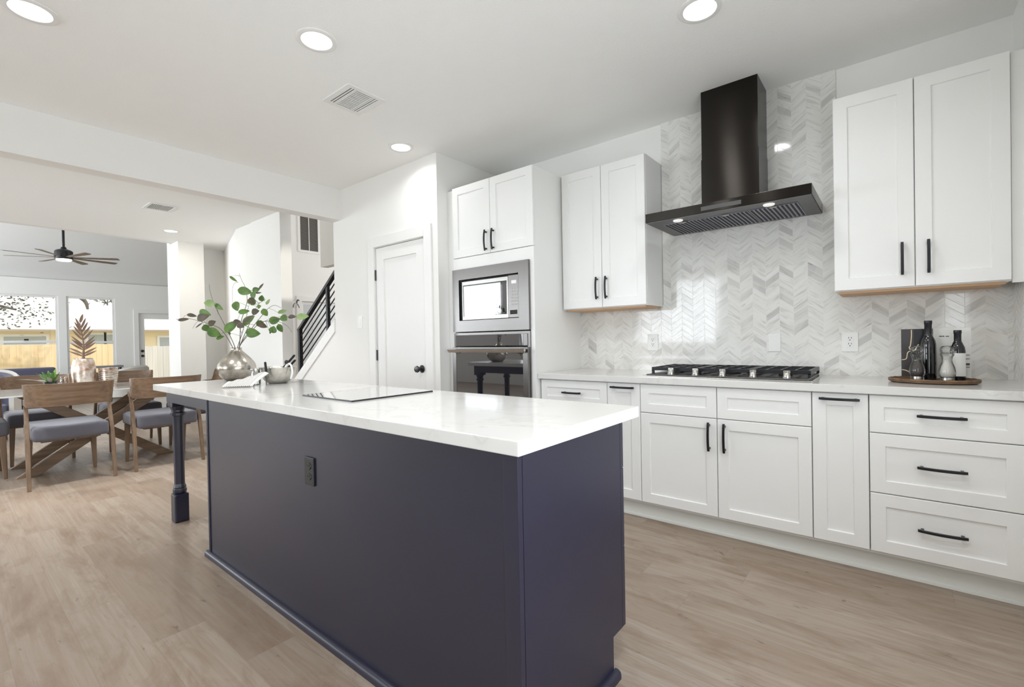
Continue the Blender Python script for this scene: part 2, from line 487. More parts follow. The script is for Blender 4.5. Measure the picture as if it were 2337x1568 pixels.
def smooth_path(ps, n=5):
    out = []
    for i in range(len(ps) - 1):
        a, b, c, d = ps[max(i - 1, 0)], ps[i], ps[i + 1], ps[min(i + 2, len(ps) - 1)]
        for k in range(n):
            t = k / n
            out.append(.5 * ((2 * b) + (c - a) * t + (2 * a - 5 * b + 4 * c - d) * t * t + (3 * b - a - 3 * c + d) * t ** 3))
    out.append(ps[-1]); return out
ORG = {}
def _link(name, me, parent):
    o = bpy.data.objects.new(name, me)
    COL.objects.link(o)
    return o
def tag(o, label=None, cat=None, group=None, kind=None):
    if label: o['label'] = label
    if cat: o['category'] = cat
    if group: o['group'] = group
    if kind: o['kind'] = kind
    return o
def obj(name, mb, mat, parent=None, smooth=False, bevel=0, subd=0, label=None, local=False):
    """link a MB as one mesh; vertices are world coordinates unless local (then relative to the parent's root)"""
    bm = mb.bm
    bmesh.ops.recalc_face_normals(bm, faces=bm.faces)
    me = bpy.data.meshes.new(name)
    if parent is not None:
        org = Vector((0, 0, 0)) if local else ORG[parent.name]
    else:
        xs = [v.co for v in bm.verts]
        org = Vector(((min(c.x for c in xs) + max(c.x for c in xs)) / 2, (min(c.y for c in xs) + max(c.y for c in xs)) / 2, min(c.z for c in xs)))
    for v in bm.verts: v.co -= org
    bm.to_mesh(me); bm.free()
    o = _link(name, me, parent)
    for m in (mat if isinstance(mat, (list, tuple)) else [mat]): me.materials.append(m)
    if smooth:
        for p in me.polygons: p.use_smooth = True
        me.set_sharp_from_angle(angle=R(42))
    if parent is None: o.location = org
    else: o.parent = parent
    ORG[o.name] = org
    if bevel:
        b = o.modifiers.new('edge', 'BEVEL'); b.width = bevel; b.segments = 2; b.limit_method = 'ANGLE'
    if subd:
        b = o.modifiers.new('soft', 'SUBSURF'); b.levels = subd; b.render_levels = subd
    if label: o['label'] = label
    return o
def thing(name, label, cat, loc=(0, 0, 0), group=None, rz=0.0, kind=None):
    o = bpy.data.objects.new(name, None)
    o.empty_display_size = .1
    COL.objects.link(o)
    o.location = loc; o.rotation_euler = (0, 0, rz)
    ORG[o.name] = Vector(loc)
    return tag(o, label, cat, group, kind)
def struct(name, mb, mat, parent=None, **kw):
    o = obj(name, mb, mat, parent, **kw)
    if parent is None: o['kind'] = 'structure'
    return o
def copy_tree(o, parent=None):
    c = o.copy(); COL.objects.link(c); c.parent = parent
    ORG[c.name] = ORG.get(o.name, Vector())
    for ch in o.children: copy_tree(ch, c)
    return c
def B(*a, **k): return MB().box(*a, **k)

# ------------------------------------------------------------------ the room shell
CZ = 2.735
WY = 3.41           # stove wall
XB, XB2 = -4.385, -4.53   # beam faces
YP = 2.65           # pantry / stair wall plane
struct('floor', B(-14.6, .6, -4.1, 7.2, -.1, 0), M_floor)
struct('ceiling_kitchen', B(XB2, .6, -4.1, WY + .1, CZ, CZ + .1), M_ceil)
struct('ceiling_dining', B(-8.46, XB2, -4.1, 2.62, CZ, CZ + .1).prism([(-6.91, 2.62, CZ), (-8.46, 2.62, CZ), (-8.66, 2.62, CZ), (-8.66, 3.1, CZ)], (0, 0, .1)), M_ceil)
struct('beam_kitchen', B(XB2, XB, -4.1, YP, 2.425, CZ), M_wall)
struct('wall_stove', B(-3.0, .6, WY, WY + .12, 0, CZ), M_wall)
struct('wall_right', B(.487, .6, 1.55, WY, 0, CZ).box(.487, .6, -4.1, -.85, 0, CZ).box(.487, .6, -.85, 1.55, 0, .65).box(.487, .6, -.85, 1.55, 1.78, CZ), M_wall)  # opening added for the side fill lamp
# pantry wall: pieces round the door opening, then the stair side below the rail
DX0, DX1, DZ = -3.815, -3.085, 2.065
pw = MB()
pw.box(-4.535, DX0, YP, YP + .12, 0, CZ)
pw.box(DX0, DX1, YP, YP + .12, DZ, CZ)
pw.box(DX1, -2.925, YP, YP + .12, 0, CZ)
struct('wall_pantry', pw, M_wall)
struct('wall_pantry_side', B(-3.045, -2.925, YP + .12, WY, 0, CZ), M_wall)
SL = .728
def zst(x): return 1.385 + (x + 4.535) * SL
kw = MB().prism([(-4.535, YP, 0), (-4.535, YP, zst(-4.535)), (-5.62, YP, zst(-5.62)), (-5.62, YP, 0)], (0, .12, 0))
struct('wall_stair', kw, M_wall)
sk = MB().prism([(-4.535, YP - .014, zst(-4.535) - .105), (-4.535, YP - .014, zst(-4.535) + .02), (-5.64, YP - .014, zst(-5.64) + .02), (-5.64, YP - .014, zst(-5.64) - .105)], (0, .148, 0))
struct('trim_stair', sk, M_trim)
# hall wall opposite: flat piece, pilaster and the slanting piece that runs to the living room partition
hw = MB().box(-6.91, -5.6, 2.60, 2.72, 0, CZ + .1)
struct('wall_hall', hw, M_wall)
struct('wall_hall_pilaster', B(-6.41, -5.6, 2.588, 2.60, 0, CZ), M_wall)
struct('wall_slant', MB().prism([(-6.91, 2.60, 0), (-8.66, 3.07, 0), (-8.66, 3.19, 0), (-6.91, 2.72, 0)], (0, 0, CZ + .1)), M_wall)
struct('wall_partition', B(-8.80, -8.65, 2.31, 3.19, 0, CZ + .1), M_wall)
struct('column_dining', B(-8.65, -8.27, 2.31, 2.645, 0, CZ), M_wall)
struct('baseboard_column', B(-8.665, -8.255, 2.295, 2.66, 0, .105, .004), M_trim)
# living room: far wall with two windows and a patio door, vaulted ceiling
XF = -14.4
WIN = [(-.30, 1.74), (1.86, 2.71)]
WIN = [(.28, 1.735), (1.865, 2.715)]
WZ0, WZ1 = .50, 2.33
LD0, LD1, LDZ = 3.165, 4.08, 1.985
fw = MB()
fw.box(XF - .15, XF, -4.1, WIN[0][0], 0, 2.69)
fw.box(XF - .15, XF, WIN[0][1], WIN[1][0], 0, 2.69)
fw.box(XF - .15, XF, WIN[1][1], LD0, 0, 2.69)
fw.box(XF - .15, XF, LD1, 7.2, 0, 2.69)
for a, b in WIN:
    fw.box(XF - .15, XF, a, b, 0, WZ0); fw.box(XF - .15, XF, a, b, WZ1, 2.69)
fw.box(XF - .15, XF, LD0, LD1, LDZ, 2.69)
struct('wall_living', fw, M_wall)
vt = MB()
vt.prism([(XF - .15, -4.1, 2.66), (-11.4, -4.1, 3.95), (-11.4, -4.1, 4.05), (XF - .15, -4.1, 2.76)], (0, 11.3, 0))
vt.prism([(-11.4, -4.1, 3.95), (-9.72, -4.1, 3.327), (-9.72, -4.1, 3.427), (-11.4, -4.1, 4.05)], (0, 11.3, 0))
vt.prism([(-9.72, -4.1, 3.327), (-8.46, -4.1, 2.86), (-8.46, -4.1, 2.96), (-9.72, -4.1, 3.427)], (0, 7.29, 0))
struct('ceiling_vault', vt, M_ceil)
struct('beam_living', B(-8.56, -8.46, -4.1, 2.31, CZ, 2.97), M_wall)
# foyer beyond the stairs
struct('wall_foyer', MB().box(-9.72, -9.6, 3.19, 4.85, 0, 5.3).box(-9.72, -9.6, 5.78, 7.2, 0, 5.3).box(-9.72, -9.6, 4.85, 5.78, 2.05, 5.3), M_wall)
struct('ceiling_foyer', B(-9.72, -2.9, 2.72, 7.2, 5.2, 5.3), M_ceil)
struct('wall_foyer_upper', MB().box(-8.66, -4.4, 2.62, 2.72, CZ + .1, 5.3), M_wall)
struct('wall_stair_bulkhead', B(-6.80, -2.9, 3.75, 3.87, 2.335, 5.2), M_wall)
struct('wall_stair_end', B(-3.05, -2.93, 3.53, 7.2, 0, 5.3), M_wall)
struct('wall_foyer_back', MB().box(-9.72, -9.0, 7.1, 7.22, 0, 5.3).box(-6.2, -2.9, 7.1, 7.22, 0, 5.3).box(-9.0, -6.2, 7.1, 7.22, 4.2, 5.3).box(-9.0, -6.2, 7.1, 7.22, 0, 1.0), M_wall)  # opening added for the foyer fill lamp
struct('wall_living_back', B(-14.5, -9.72, 7.1, 7.22, 0, 4.1), M_wall)
# wall behind the camera, with its windows and two added openings
bw = MB()
ops = [(-13.3, -10.2, .6, 2.6), (-9.35, -7.95, 1.45, 2.70), (-7.4, -5.6, .9, 2.5), (-4.75, -2.85, .95, 2.5)]  # first and third are unseen openings added for fill light
xx = -14.55
for a, b, z0, z1 in ops:
    bw.box(xx, a, -4.1, -3.95, 0, 4.1 if xx < -8.3 else CZ)
    bw.box(a, b, -4.1, -3.95, 0, z0); bw.box(a, b, -4.1, -3.95, z1, 4.1 if a < -8.5 else CZ)
    xx = b
bw.box(xx, .6, -4.1, -3.95, 0, CZ)
struct('wall_back', bw, M_wall)

def window_fr(n, axis, c, a0, a1, z0, z1, rail=None, out=-1, fw_=.045):
    """frame at plane c; glazing as a part"""
    m = MB()
    def bx(p0, p1, q0, q1, d0=-.07, d1=-.02):
        if axis == 'x': m.box(c + d0, c + d1, p0, p1, q0, q1, .003)
        else: m.box(p0, p1, c + d0, c + d1, q0, q1, .003)
    bx(a0, a0 + fw_, z0, z1); bx(a1 - fw_, a1, z0, z1); bx(a0 + fw_, a1 - fw_, z0, z0 + fw_); bx(a0 + fw_, a1 - fw_, z1 - fw_, z1)
    if rail: bx(a0 + fw_, a1 - fw_, rail - .025, rail + .025)
    o = struct('window_%d' % n, m, M_trim)
    g = MB()
    if axis == 'x': g.box(c - .048, c - .042, a0 + fw_, a1 - fw_, z0 + fw_, z1 - fw_)
    else: g.box(a0 + fw_, a1 - fw_, c - .048, c - .042, z0 + fw_, z1 - fw_)
    obj('glazing', g, M_pane, o)
    return o
window_fr(1, 'x', XF, WIN[0][0], WIN[0][1], WZ0, WZ1, 1.315)
obj('sash_lock', B(XF - .02, XF + .02, 1.19, 1.26, 1.342, 1.375, .004), M_dark, bpy.data.objects['window_1'])
window_fr(2, 'x', XF, WIN[1][0], WIN[1][1], WZ0, WZ1, 1.285)
for i, (a, b, z0, z1) in enumerate(ops):
    window_fr(3 + i, 'y', -3.99, a, b, z0, z1, None, fw_=.06)
window_fr(7, 'x', .60, -.85, 1.55, .65, 1.78, None, fw_=.06)  # unseen window, added to light the island end
struct('trim_window_sill', B(XF, XF + .09, .2, 2.8, WZ0 - .03, WZ0, .004), M_trim)
# living room patio door
pd = thing('door_2', None, None, (XF, (LD0 + LD1) / 2, 0), kind='structure')
cs = MB().box(XF - .01, XF + .02, LD0 - .105, LD0 - .008, 0, LDZ + .10, .003).box(XF - .01, XF + .02, LD1 + .008, LD1 + .105, 0, LDZ + .10, .003).box(XF - .01, XF + .02, LD0 - .008, LD1 + .008, LDZ + .006, LDZ + .10, .003)
obj('casing', cs, M_trim, pd)
g0, g1, gz0, gz1 = LD0 + .115, LD1 - .13, .28, 1.85
dm = MB().box(XF - .07, XF - .025, LD0 + .004, g0, .01, LDZ - .004).box(XF - .07, XF - .025, g1, LD1, .01, LDZ - .004).box(XF - .07, XF - .025, g0, g1, .01, gz0).box(XF - .07, XF - .025, g0, g1, gz1, LDZ - .004)
obj('door_leaf', dm, M_trim, pd)
obj('glass_pane', B(XF - .052, XF - .044, g0, g1, gz0, gz1), M_pane, pd)
for z in (1.055, .935):
    m = MB().lathe([(0, .0), (.032, .0), (.032, .012), (.02, .02), (.026, .045), (.02, .06), (0, .062)], seg=16)
    for v in m.bm.verts: v.co = Vector((XF - .025 + v.co.z, LD0 + .062 + v.co.y, z + v.co.x))
    obj('knob' if z < 1 else 'deadbolt', m, M_dark, pd, smooth=True)
# foyer door
fd = thing('door_3', None, None, (-9.6, 5.3, 0), kind='structure')
obj('casing', MB().box(-9.61, -9.575, 4.74, 4.845, 0, 2.16, .003).box(-9.61, -9.575, 5.785, 5.89, 0, 2.16, .003).box(-9.61, -9.575, 4.845, 5.785, 2.055, 2.16, .003), M_trim, fd)
obj('door_leaf', MB().box(-9.67, -9.63, 4.855, 4.90, .01, 2.045).box(-9.67, -9.63, 5.70, 5.775, .01, 2.045).box(-9.67, -9.63, 4.90, 5.70, .01, .5).box(-9.67, -9.63, 4.90, 5.70, 1.99, 2.045), M_trim, fd)
obj('glass_pane', B(-9.655, -9.647, 4.90, 5.70, .5, 1.99), M_pane, fd)

# pantry door
d1 = thing('door_1', None, None, ((DX0 + DX1) / 2, YP, 0), kind='structure')
cw_ = .092
cs = MB().box(DX0 - cw_, DX0 + .004, YP - .018, YP, 0, DZ + cw_, .004).box(DX1 - .004, DX1 + cw_, YP - .018, YP, 0, DZ + cw_, .004).box(DX0 + .004, DX1 - .004, YP - .018, YP, DZ - .004, DZ + cw_, .004)
obj('casing', cs, M_trim, d1)
obj('door_leaf', MB().shaker(DX0 + .012, DX1 - .012, YP + .004, .012, DZ - .012, .035, .115, .012), M_trim, d1)
obj('jamb', MB().box(DX0, DX0 + .008, YP + .001, YP + .115, 0, DZ).box(DX1 - .008, DX1, YP + .001, YP + .115, 0, DZ).box(DX0 + .008, DX1 - .008, YP + .001, YP + .115, DZ - .008, DZ), M_trim, d1)
for z in (1.80, 1.04, .28):
    obj('hinge', B(DX0 + .001, DX0 + .018, YP - .006, YP + .003, z - .05, z + .05, .002), M_bronze_knob, d1)
m = MB().lathe([(0, 0), (.033, 0), (.033, .006), (.026, .012), (.012, .018), (.012, .036), (.024, .044), (.030, .056), (.026, .068), (0, .073)], seg=24)
for v in m.bm.verts: v.co = Vector((DX1 - .075 + v.co.x, YP + .004 - v.co.z, .925 + v.co.y))
obj('knob', m, M_bronze_knob, d1, smooth=True)

# baseboards
struct('baseboard_pantry', MB().box(-5.6, DX0 - cw_, YP - .014, YP, 0, .10, .003).box(DX1 + cw_, -2.925, YP - .014, YP, 0, .10, .003), M_trim)
struct('baseboard_living', MB().box(XF, XF + .014, -4, LD0 - .105, 0, .10, .003), M_trim)
struct('baseboard_hall', MB().box(-6.41, -5.6, 2.574, 2.588, 0, .10, .003), M_trim)

# marble chevron splashback
bs = MB()
for x0, x1, z0, z1 in ((-2.018, -1.306, .912, 1.40), (-1.306, -.244, .912, CZ), (-.244, .486, .912, 1.42)):
    bs.box(x0, x1, WY - .010, WY, z0, z1)
struct('wall_backsplash', bs, M_tile)
struct('wall_backsplash_side', B(.477, .487, 2.70, WY - .010, .912, 1.40), M_tile2)

# ------------------------------------------------------------------ cabinets
def pull(name, parent, c, L=.165, vert=False, out=(0, -1, 0), mat=None, label=None):
    """arched bar pull on two square feet"""
    c = Vector(c); o = Vector(out); d = Vector((0, 0, 1)) if vert else (Vector((1, 0, 0)) if abs(o.y) > .5 else Vector((0, 1, 0)))
    s = o.cross(d)
    m = MB()
    n = 14; prev = None
    for i in range(n + 1):
        t = -1 + 2 * i / n
        p = c + d * t * L / 2 + o * (.022 + .010 * (1 - t * t))
        w = .0062 if abs(t) < .86 else .0056
        ring = [m.bm.verts.new(p + s * a * w + o * b * .005) for a, b in ((-1, -.7), (-.7, -1), (.7, -1), (1, -.7), (1, .7), (.7, 1), (-.7, 1), (-1, .7))]
        if prev:
            for k in range(8): m.bm.faces.new((prev[k], prev[(k + 1) % 8], ring[(k + 1) % 8], ring[k]))
        else: m.bm.faces.new(ring[::-1])
        prev = ring
    m.bm.faces.new(prev)
    for t in (-.80, .80):
        a = c + d * t * L / 2
        m.bar(a - o * .0005, a + o * .025, .011, .011, up=d)
    return obj(name, m, mat or M_dark, parent, label=label)

CF = 2.775  # worktop front
DF = 2.80   # base door faces
def base_cab(x0, x1, label, fronts):
    t = thing('base_cabinet', label, 'cabinet', ((x0 + x1) / 2, DF + .3, 0), 'white base cabinets along the stove wall')
    obj('carcass', B(x0 + .001, x1 - .001, DF + .021, WY - .002, .108, .873), M_cab, t)
    for kind, a, b, z0, z1, hs in fronts:
        g = .0022
        st = .058 if min(b - a, z1 - z0) > .2 else min(.058, (min(b - a, z1 - z0)) * .30)
        f = obj(kind, MB().shaker(a + g, b - g, DF, z0 + g, z1 - g, .02, st), M_cab, t)
        for h in hs: pull('handle', f, h[0], h[1], h[2], label='black arched bar handle')
    return t
zb, zt = .122, .870
e0, e1, e2, e3, e4, e5 = -2.004, -1.467, -1.236, -.316, -.085, .43
base_cab(e0, e1, 'white drawer base cabinet between oven tower and narrow pull-out', [
    ('drawer', e0, e1, .70, zt, [((-1.735, DF, .785), .15, False)]),
    ('drawer', e0, e1, .41, .70, [((-1.735, DF, .555), .15, False)]),
    ('drawer', e0, e1, zb, .41, [((-1.735, DF, .266), .15, False)])])
base_cab(e1, e2, 'narrow white pull-out cabinet half hidden behind the island corner', [('door', e1, e2, zb, zt, [(((e1 + e2) / 2, DF, .842), .165, False)])])
xm = (e2 + e3) / 2
base_cab(e2, e3, 'wide white two-door base cabinet under the gas cooktop', [
    ('false_front', e2, xm, .690, zt, []), ('false_front', xm, e3, .690, zt, []),
    ('door', e2, xm, zb, .690, [((xm - .042, DF, .585), .165, True)]),
    ('door', xm, e3, zb, .690, [((xm + .042, DF, .585), .165, True)])])
base_cab(e3, e4, 'narrow white pull-out cabinet beside the three-drawer stack', [('door', e3, e4, zb, zt, [(((e3 + e4) / 2, DF, .842), .165, False)])])
xd = .17
base_cab(e4, e5, 'white base cabinet with three deep drawers by the right wall', [
    ('drawer', e4, e5, .690, zt, [((xd, DF, .785), .165, False)]),
    ('drawer', e4, e5, .405, .690, [((xd, DF, .552), .165, False)]),
    ('drawer', e4, e5, zb, .405, [((xd, DF, .268), .165, False)])])
struct('trim_1', B(e5 + .001, .486, DF + .004, DF + .03, zb, zt), M_cab)
tk = MB().box(-2.01, .486, 2.868, 2.885, 0, .118).box(-2.01, .486, 2.858, 2.869, 0, .018, .003)
struct('baseboard_kitchen', tk, M_toe)
wt = tag(obj('worktop', B(-2.012, .486, CF, WY - .011, .875, .914, .003), M_quartz), 'long white quartz worktop along the stove wall under the splashback', 'worktop')

UY = 3.10
def upper_cab(x0, x1, z0, z1, label, hx):
    t = thing('wall_cabinet', label, 'cabinet', ((x0 + x1) / 2, UY + .15, z0), 'white wall cabinets either side of the hood')
    obj('carcass', B(x0, x1, UY + .021, WY - .0005, z0, z1), M_cab, t)
    obj('underside_panel', B(x0 + .018, x1 - .018, UY + .03, WY - .012, z0 - .012, z0 + .001), M_woodunder, t, label='bare wood underside strip')
    m_ = (x0 + x1) / 2
    for a, b, h in ((x0, m_, m_ - hx), (m_, x1, m_ + hx)):
        f = obj('door', MB().shaker(a + .002, b - .002, UY, z0 + .004, z1 - .002, .02, .062), M_cab, t)
        pull('handle', f, (h, UY, z0 + .145), .165, True, label='black arched bar handle')
    return t
upper_cab(-1.99, -1.310, 1.388, 2.436, 'white two-door wall cabinet between oven tower and range hood', .038)
upper_cab(-.238, .434, 1.392, 2.440, 'white two-door wall cabinet above the bottles and tray', .050)
struct('trim_2', B(.436, .486, UY + .022, UY + .04, 1.384, 2.436), M_cab)
struct('trim_3', B(-2.012, -1.991, UY + .035, UY + .06, 1.388, 2.436), M_cab)

# oven tower
TY = 2.755
tw = thing('oven_tower', 'tall white cabinet holding the microwave and wall oven', 'cabinet', (-2.45, 3.08, 0))
TX0, TX1 = -2.855, -2.015
cm = MB().box(TX0, TX0 + .02, TY + .02, WY - .001, .10, 2.437).box(TX1 - .02, TX1, TY + .02, WY - .001, .10, 2.437)
cm.box(TX0 + .02, TX1 - .02, TY + .02, WY - .001, 2.417, 2.437).box(TX0 + .02, TX1 - .02, TY + .02, WY - .001, 1.80, 1.82).box(TX0 + .02, TX1 - .02, WY - .02, WY - .001, .1, 1.8)
obj('carcass', cm, M_cab, tw)
fr = MB().box(TX0, -2.838, TY, TY + .02, .10, 1.846).box(-2.052, TX1, TY, TY + .02, .10, 1.846).box(-2.838, -2.052, TY, TY + .02, 1.752, 1.846).box(-2.838, -2.052, TY, TY + .02, .10, .50)
obj('face_frame', fr, M_cab, tw)
obj('filler_strip', B(-2.924, TX0 - .001, TY + .012, TY + .03, .1, 2.427), M_cab, tw)
obj('toe_kick', B(TX0, TX1, TY + .09, TY + .11, 0, .10), M_toe, tw)
tm = (TX0 + TX1) / 2
for a, b, h in ((TX0, tm, tm - .038), (tm, TX1, tm + .038)):
    f = obj('door', MB().shaker(a + .002, b - .002, TY - .002, 1.850, 2.436, .021, .062), M_cab, tw)
    pull('handle', f, (h, TY - .002, 1.95), .165, True, label='dark arched bar handle')
# microwave
mw = thing('microwave', 'built-in stainless microwave above the wall oven', 'microwave', (-2.445, TY + .2, 1.235))
mx0, mx1, mz0, mz1 = -2.846, -2.052, 1.236, 1.750
ix0, ix1, iz0, iz1 = -2.772, -2.146, 1.326, 1.662
MYF = TY - .022
tr = MB()
for a, b, c, d in ((mx0, ix0, mz0, mz1), (ix1, mx1, mz0, mz1), (ix0, ix1, mz0, iz0), (ix0, ix1, iz1, mz1)):
    tr.box(a, b, MYF, TY - .0005, c, d)
obj('trim_kit', tr, M_ss, mw, label='wide brushed stainless surround')
obj('cavity', B(ix0, ix1, MYF + .036, TY + .35, iz0, iz1), M_slot, mw)
px1 = -2.258
obj('door', B(ix0 + .022, px1, MYF + .014, MYF + .034, iz0 + .004, iz1 - .014, .003), M_doorss, mw)
obj('door_glass', B(ix0 + .034, px1 - .012, MYF + .0125, MYF + .016, iz0 + .034, iz1 - .045, .001), M_bglass, bpy.data.objects['microwave'])
cp = obj('control_panel', B(px1 + .002, ix1 - .012, MYF + .014, MYF + .034, iz0 + .004, iz1 - .008, .003), M_ss, mw)
obj('display', B(px1 + .035, ix1 - .028, MYF + .0125, MYF + .016, iz1 - .075, iz1 - .05), M_white_plastic, cp)
for r_ in range(6):
    for c_ in range(3):
        x = px1 + .030 + c_ * .022; z = iz1 - .105 - r_ * .024
        obj('button', B(x, x + .015, MYF + .0128, MYF + .016, z - .012, z), simple('button_grey', (176, 174, 170), .4), cp)
obj('open_button', B(px1 + .018, ix1 - .025, MYF + .0128, MYF + .016, iz0 + .03, iz0 + .062, .001), M_slot, cp)
# wall oven
ov = thing('wall_oven', 'black glass wall oven under the microwave', 'oven', (-2.445, TY + .2, .5))
OZ1 = 1.226
obj('frame', MB().box(mx0, mx0 + .022, TY - .012, TY - .0005, .50, OZ1).box(mx1 - .022, mx1, TY - .012, TY - .0005, .50, OZ1).box(mx0 + .022, mx1 - .022, TY - .012, TY - .0005, OZ1 - .018, OZ1), M_ss, ov)
obj('control_panel', B(mx0 + .022, mx1 - .06, TY - .018, TY - .0005, 1.118, OZ1 - .018, .002), M_bglass, ov)
obj('side_bezel', B(mx1 - .06, mx1 - .022, TY - .018, TY - .0005, 1.118, OZ1 - .018, .002), M_ss, ov)
od = obj('door', MB().box(mx0 + .004, mx0 + .045, TY - .04, TY - .013, .52, 1.108, .002).box(mx1 - .05, mx1 - .004, TY - .04, TY - .013, .52, 1.108, .002).box(mx0 + .045, mx1 - .05, TY - .036, TY - .013, .52, .56).box(mx0 + .045, mx1 - .05, TY - .038, TY - .013, 1.085, 1.108), M_ss, ov)
obj('door_glass', B(mx0 + .045, mx1 - .05, TY - .037, TY - .03, .56, 1.085), M_bglass, od)
hb = MB()
hb.prism([(mx0 - .005, TY - .098, 1.092), (mx0 - .005, TY - .075, 1.098), (mx0 - .005, TY - .068, 1.085), (mx0 - .005, TY - .08, 1.066)], (.80, 0, 0))
obj('handle', hb, M_steel, od, bevel=.003)
for x in (mx0 + .07, mx1 - .07):
    obj('handle_bracket', MB().bar((x, TY - .078, 1.08), (x, TY - .036, 1.07), .03, .022), M_blackss2, od)

# range hood
HX0, HX1, HZ0, HY = -1.222, -.314, 1.898, 2.895
hd = thing('range_hood', 'black stainless chimney range hood over the cooktop', 'range hood', (-.768, WY - .25, HZ0))
cn = MB()
cn.prism([(HX0, WY - .011, HZ0), (HX0, HY, HZ0), (HX0, HY, HZ0 + .056), (HX0, WY - .011, HZ0 + .056)], (HX1 - HX0, 0, 0))
obj('canopy', cn, M_blackss, hd, bevel=.0015)
obj('chimney', MB().box(-.943, -.607, 3.137, WY - .011, HZ0 + .056, 2.30, .001).box(-.940, -.610, 3.140, WY - .011, 2.30, CZ), M_blackss, hd)
obj('control_strip', B(-.875, -.653, HY - .003, HY + .002, HZ0 + .012, HZ0 + .036), M_bglass, hd)
obj('underside_frame', MB().box(HX0 + .004, HX1 - .004, HY + .004, WY - .015, HZ0 - .004, HZ0 + .001), M_blackss2, hd)
fx0, fx1 = HX0 + .075, HX1 - .075
fy0, fy1 = HY + .11, WY - .05
for i in range(3):
    a = fx0 + (fx1 - fx0) / 3 * i + .004; b = fx0 + (fx1 - fx0) / 3 * (i + 1) - .004
    fl = obj('baffle_filter', B(a, b, fy0, fy1, HZ0 - .007, HZ0 - .003), M_filter, hd)
    sl = MB()
    n = 11
    for k in range(n):
        x = a + (b - a) * (k + .5) / n
        sl.box(x - .006, x + .004, fy0 + .012, fy1 - .012, HZ0 - .009, HZ0 - .0065)
    obj('baffle_slots', sl, M_slot, fl)
    obj('filter_latch', B((a + b) / 2 - .02, (a + b) / 2 + .02, fy0 - .002, fy0 + .014, HZ0 - .012, HZ0 - .006, .002), M_steel, fl)
for x in (HX0 + .19, HX1 - .21):
    obj('lamp', MB().lathe([(0, -.008), (.026, -.008), (.030, -.004), (.030, 0)], (x, HY + .055, HZ0 - .003), 20), M_hoodled, hd)

# gas cooktop
ck = thing('gas_cooktop', 'five-burner stainless gas cooktop set in the worktop', 'cooktop', (-.78, 3.09, .914))
kx0, kx1, ky0, ky1 = -1.24, -.318, 2.845, 3.365
pan = MB().box(kx0, kx1, ky0, ky1, .9142, .920, .002)
obj('pan', pan, M_steel, ck)
obj('tray_surface', B(kx0 + .02, kx1 - .02, ky0 + .02, ky1 - .02, .920, .928, .003), M_blackss2, ck)
kxs = [-1.075, -.925, -.770, -.607, -.440]
for x in kxs:
    k = obj('knob', MB().lathe([(0, .022), (.013, .022), (.017, .017), (.019, 0.0), (.024, 0.0), (.024, -.008)], (x, 2.905, .936), 18), M_steel, ck, smooth=True)
    obj('knob_grip', MB().bar((x - .017, 2.905, .961), (x + .017, 2.905, .961), .008, .014, bev=.002).bar((x, 2.888, .961), (x, 2.922, .961), .008, .012, bev=.002), M_steel, k)
for x, y, r_ in ((-1.09, 3.06, .04), (-1.09, 3.25, .035), (-.779, 3.15, .055), (-.47, 3.06, .035), (-.47, 3.25, .045)):
    bn = obj('burner', MB().lathe([(0, .022), (r_ * .8, .020), (r_, .012), (r_, 0)], (x, y, .928), 20), M_slot, ck)
gw = (kx1 - kx0 - .03) / 3
for i in range(3):
    a = kx0 + .015 + gw * i + .003; b = kx0 + .015 + gw * (i + 1) - .003
    g = MB()
    y0, y1, z0, z1 = 2.96, ky1 - .012, .950, .967
    g.box(a, b, y0, y0 + .014, z0 - .004, z1).box(a, b, y1 - .014, y1, z0 - .004, z1).box(a, a + .014, y0 + .014, y1 - .014, z0 - .004, z1).box(b - .014, b, y0 + .014, y1 - .014, z0 - .004, z1)
    for k in range(1, 4):
        x = a + (b - a) * k / 4
        g.box(x - .005, x + .005, y0 + .014, y1 - .014, z0, z1)
    for k in (1, 2):
        y = y0 + (y1 - y0) * k / 3
        g.box(a + .014, b - .014, y - .005, y + .005, z0, z1)
    for x, y in ((a, y0), (b - .014, y0), (a, y1 - .014), (b - .014, y1 - .014)): g.box(x, x + .014, y, y + .014, .928, z0)
    obj('grate', g, M_dark, ck)

# outlets and switches
def plate(name, label, cat, x0, x1, z0, z1, y, mat, grp=None, slots=True, mirrors=1, rocker=False):
    t = thing(name, label, cat, ((x0 + x1) / 2, y, z0), grp)
    obj('cover_plate', B(x0, x1, y - .006, y, z0, z1, .0018), mat, t)
    if slots:
        cx = (x0 + x1) / 2; h = z1 - z0; w = .033
        rc = obj('receptacle', B(cx - w / 2, cx + w / 2, y - .008, y - .005, z0 + h * .20, z1 - h * .20, .001), mat, t)
        for zc in (z0 + h * .36, z0 + h * .66):
            for dx in (-.0065, .0065):
                obj('slot', B(cx + dx - .0012, cx + dx + .0012, y - .0087, y - .0078, zc + .001, zc + .010), M_slot, rc)
            obj('ground_hole', B(cx - .0025, cx + .0025, y - .0087, y - .0078, zc - .010, zc - .005), M_slot, rc)
    if rocker:
        cx = (x0 + x1) / 2; cz = (z0 + z1) / 2
        obj('rocker', B(cx - .016, cx + .016, y - .0095, y - .005, cz - .033, cz + .033, .002), mat, t)
    return t
TYL = WY - .010
plate('wall_outlet', 'white outlet on the tiles under the hood-side wall cabinet', 'outlet', -1.430, -1.350, 1.062, 1.185, TYL, M_white_plastic, 'splashback outlets')
bp = thing('blank_cover', 'plain white blank cover plate on the tiles above the cooktop', 'cover plate', (-.58, TYL, 1.057))
obj('cover_plate', B(-.615, -.547, TYL - .006, TYL, 1.057, 1.166, .0018), M_white_plastic, bp)
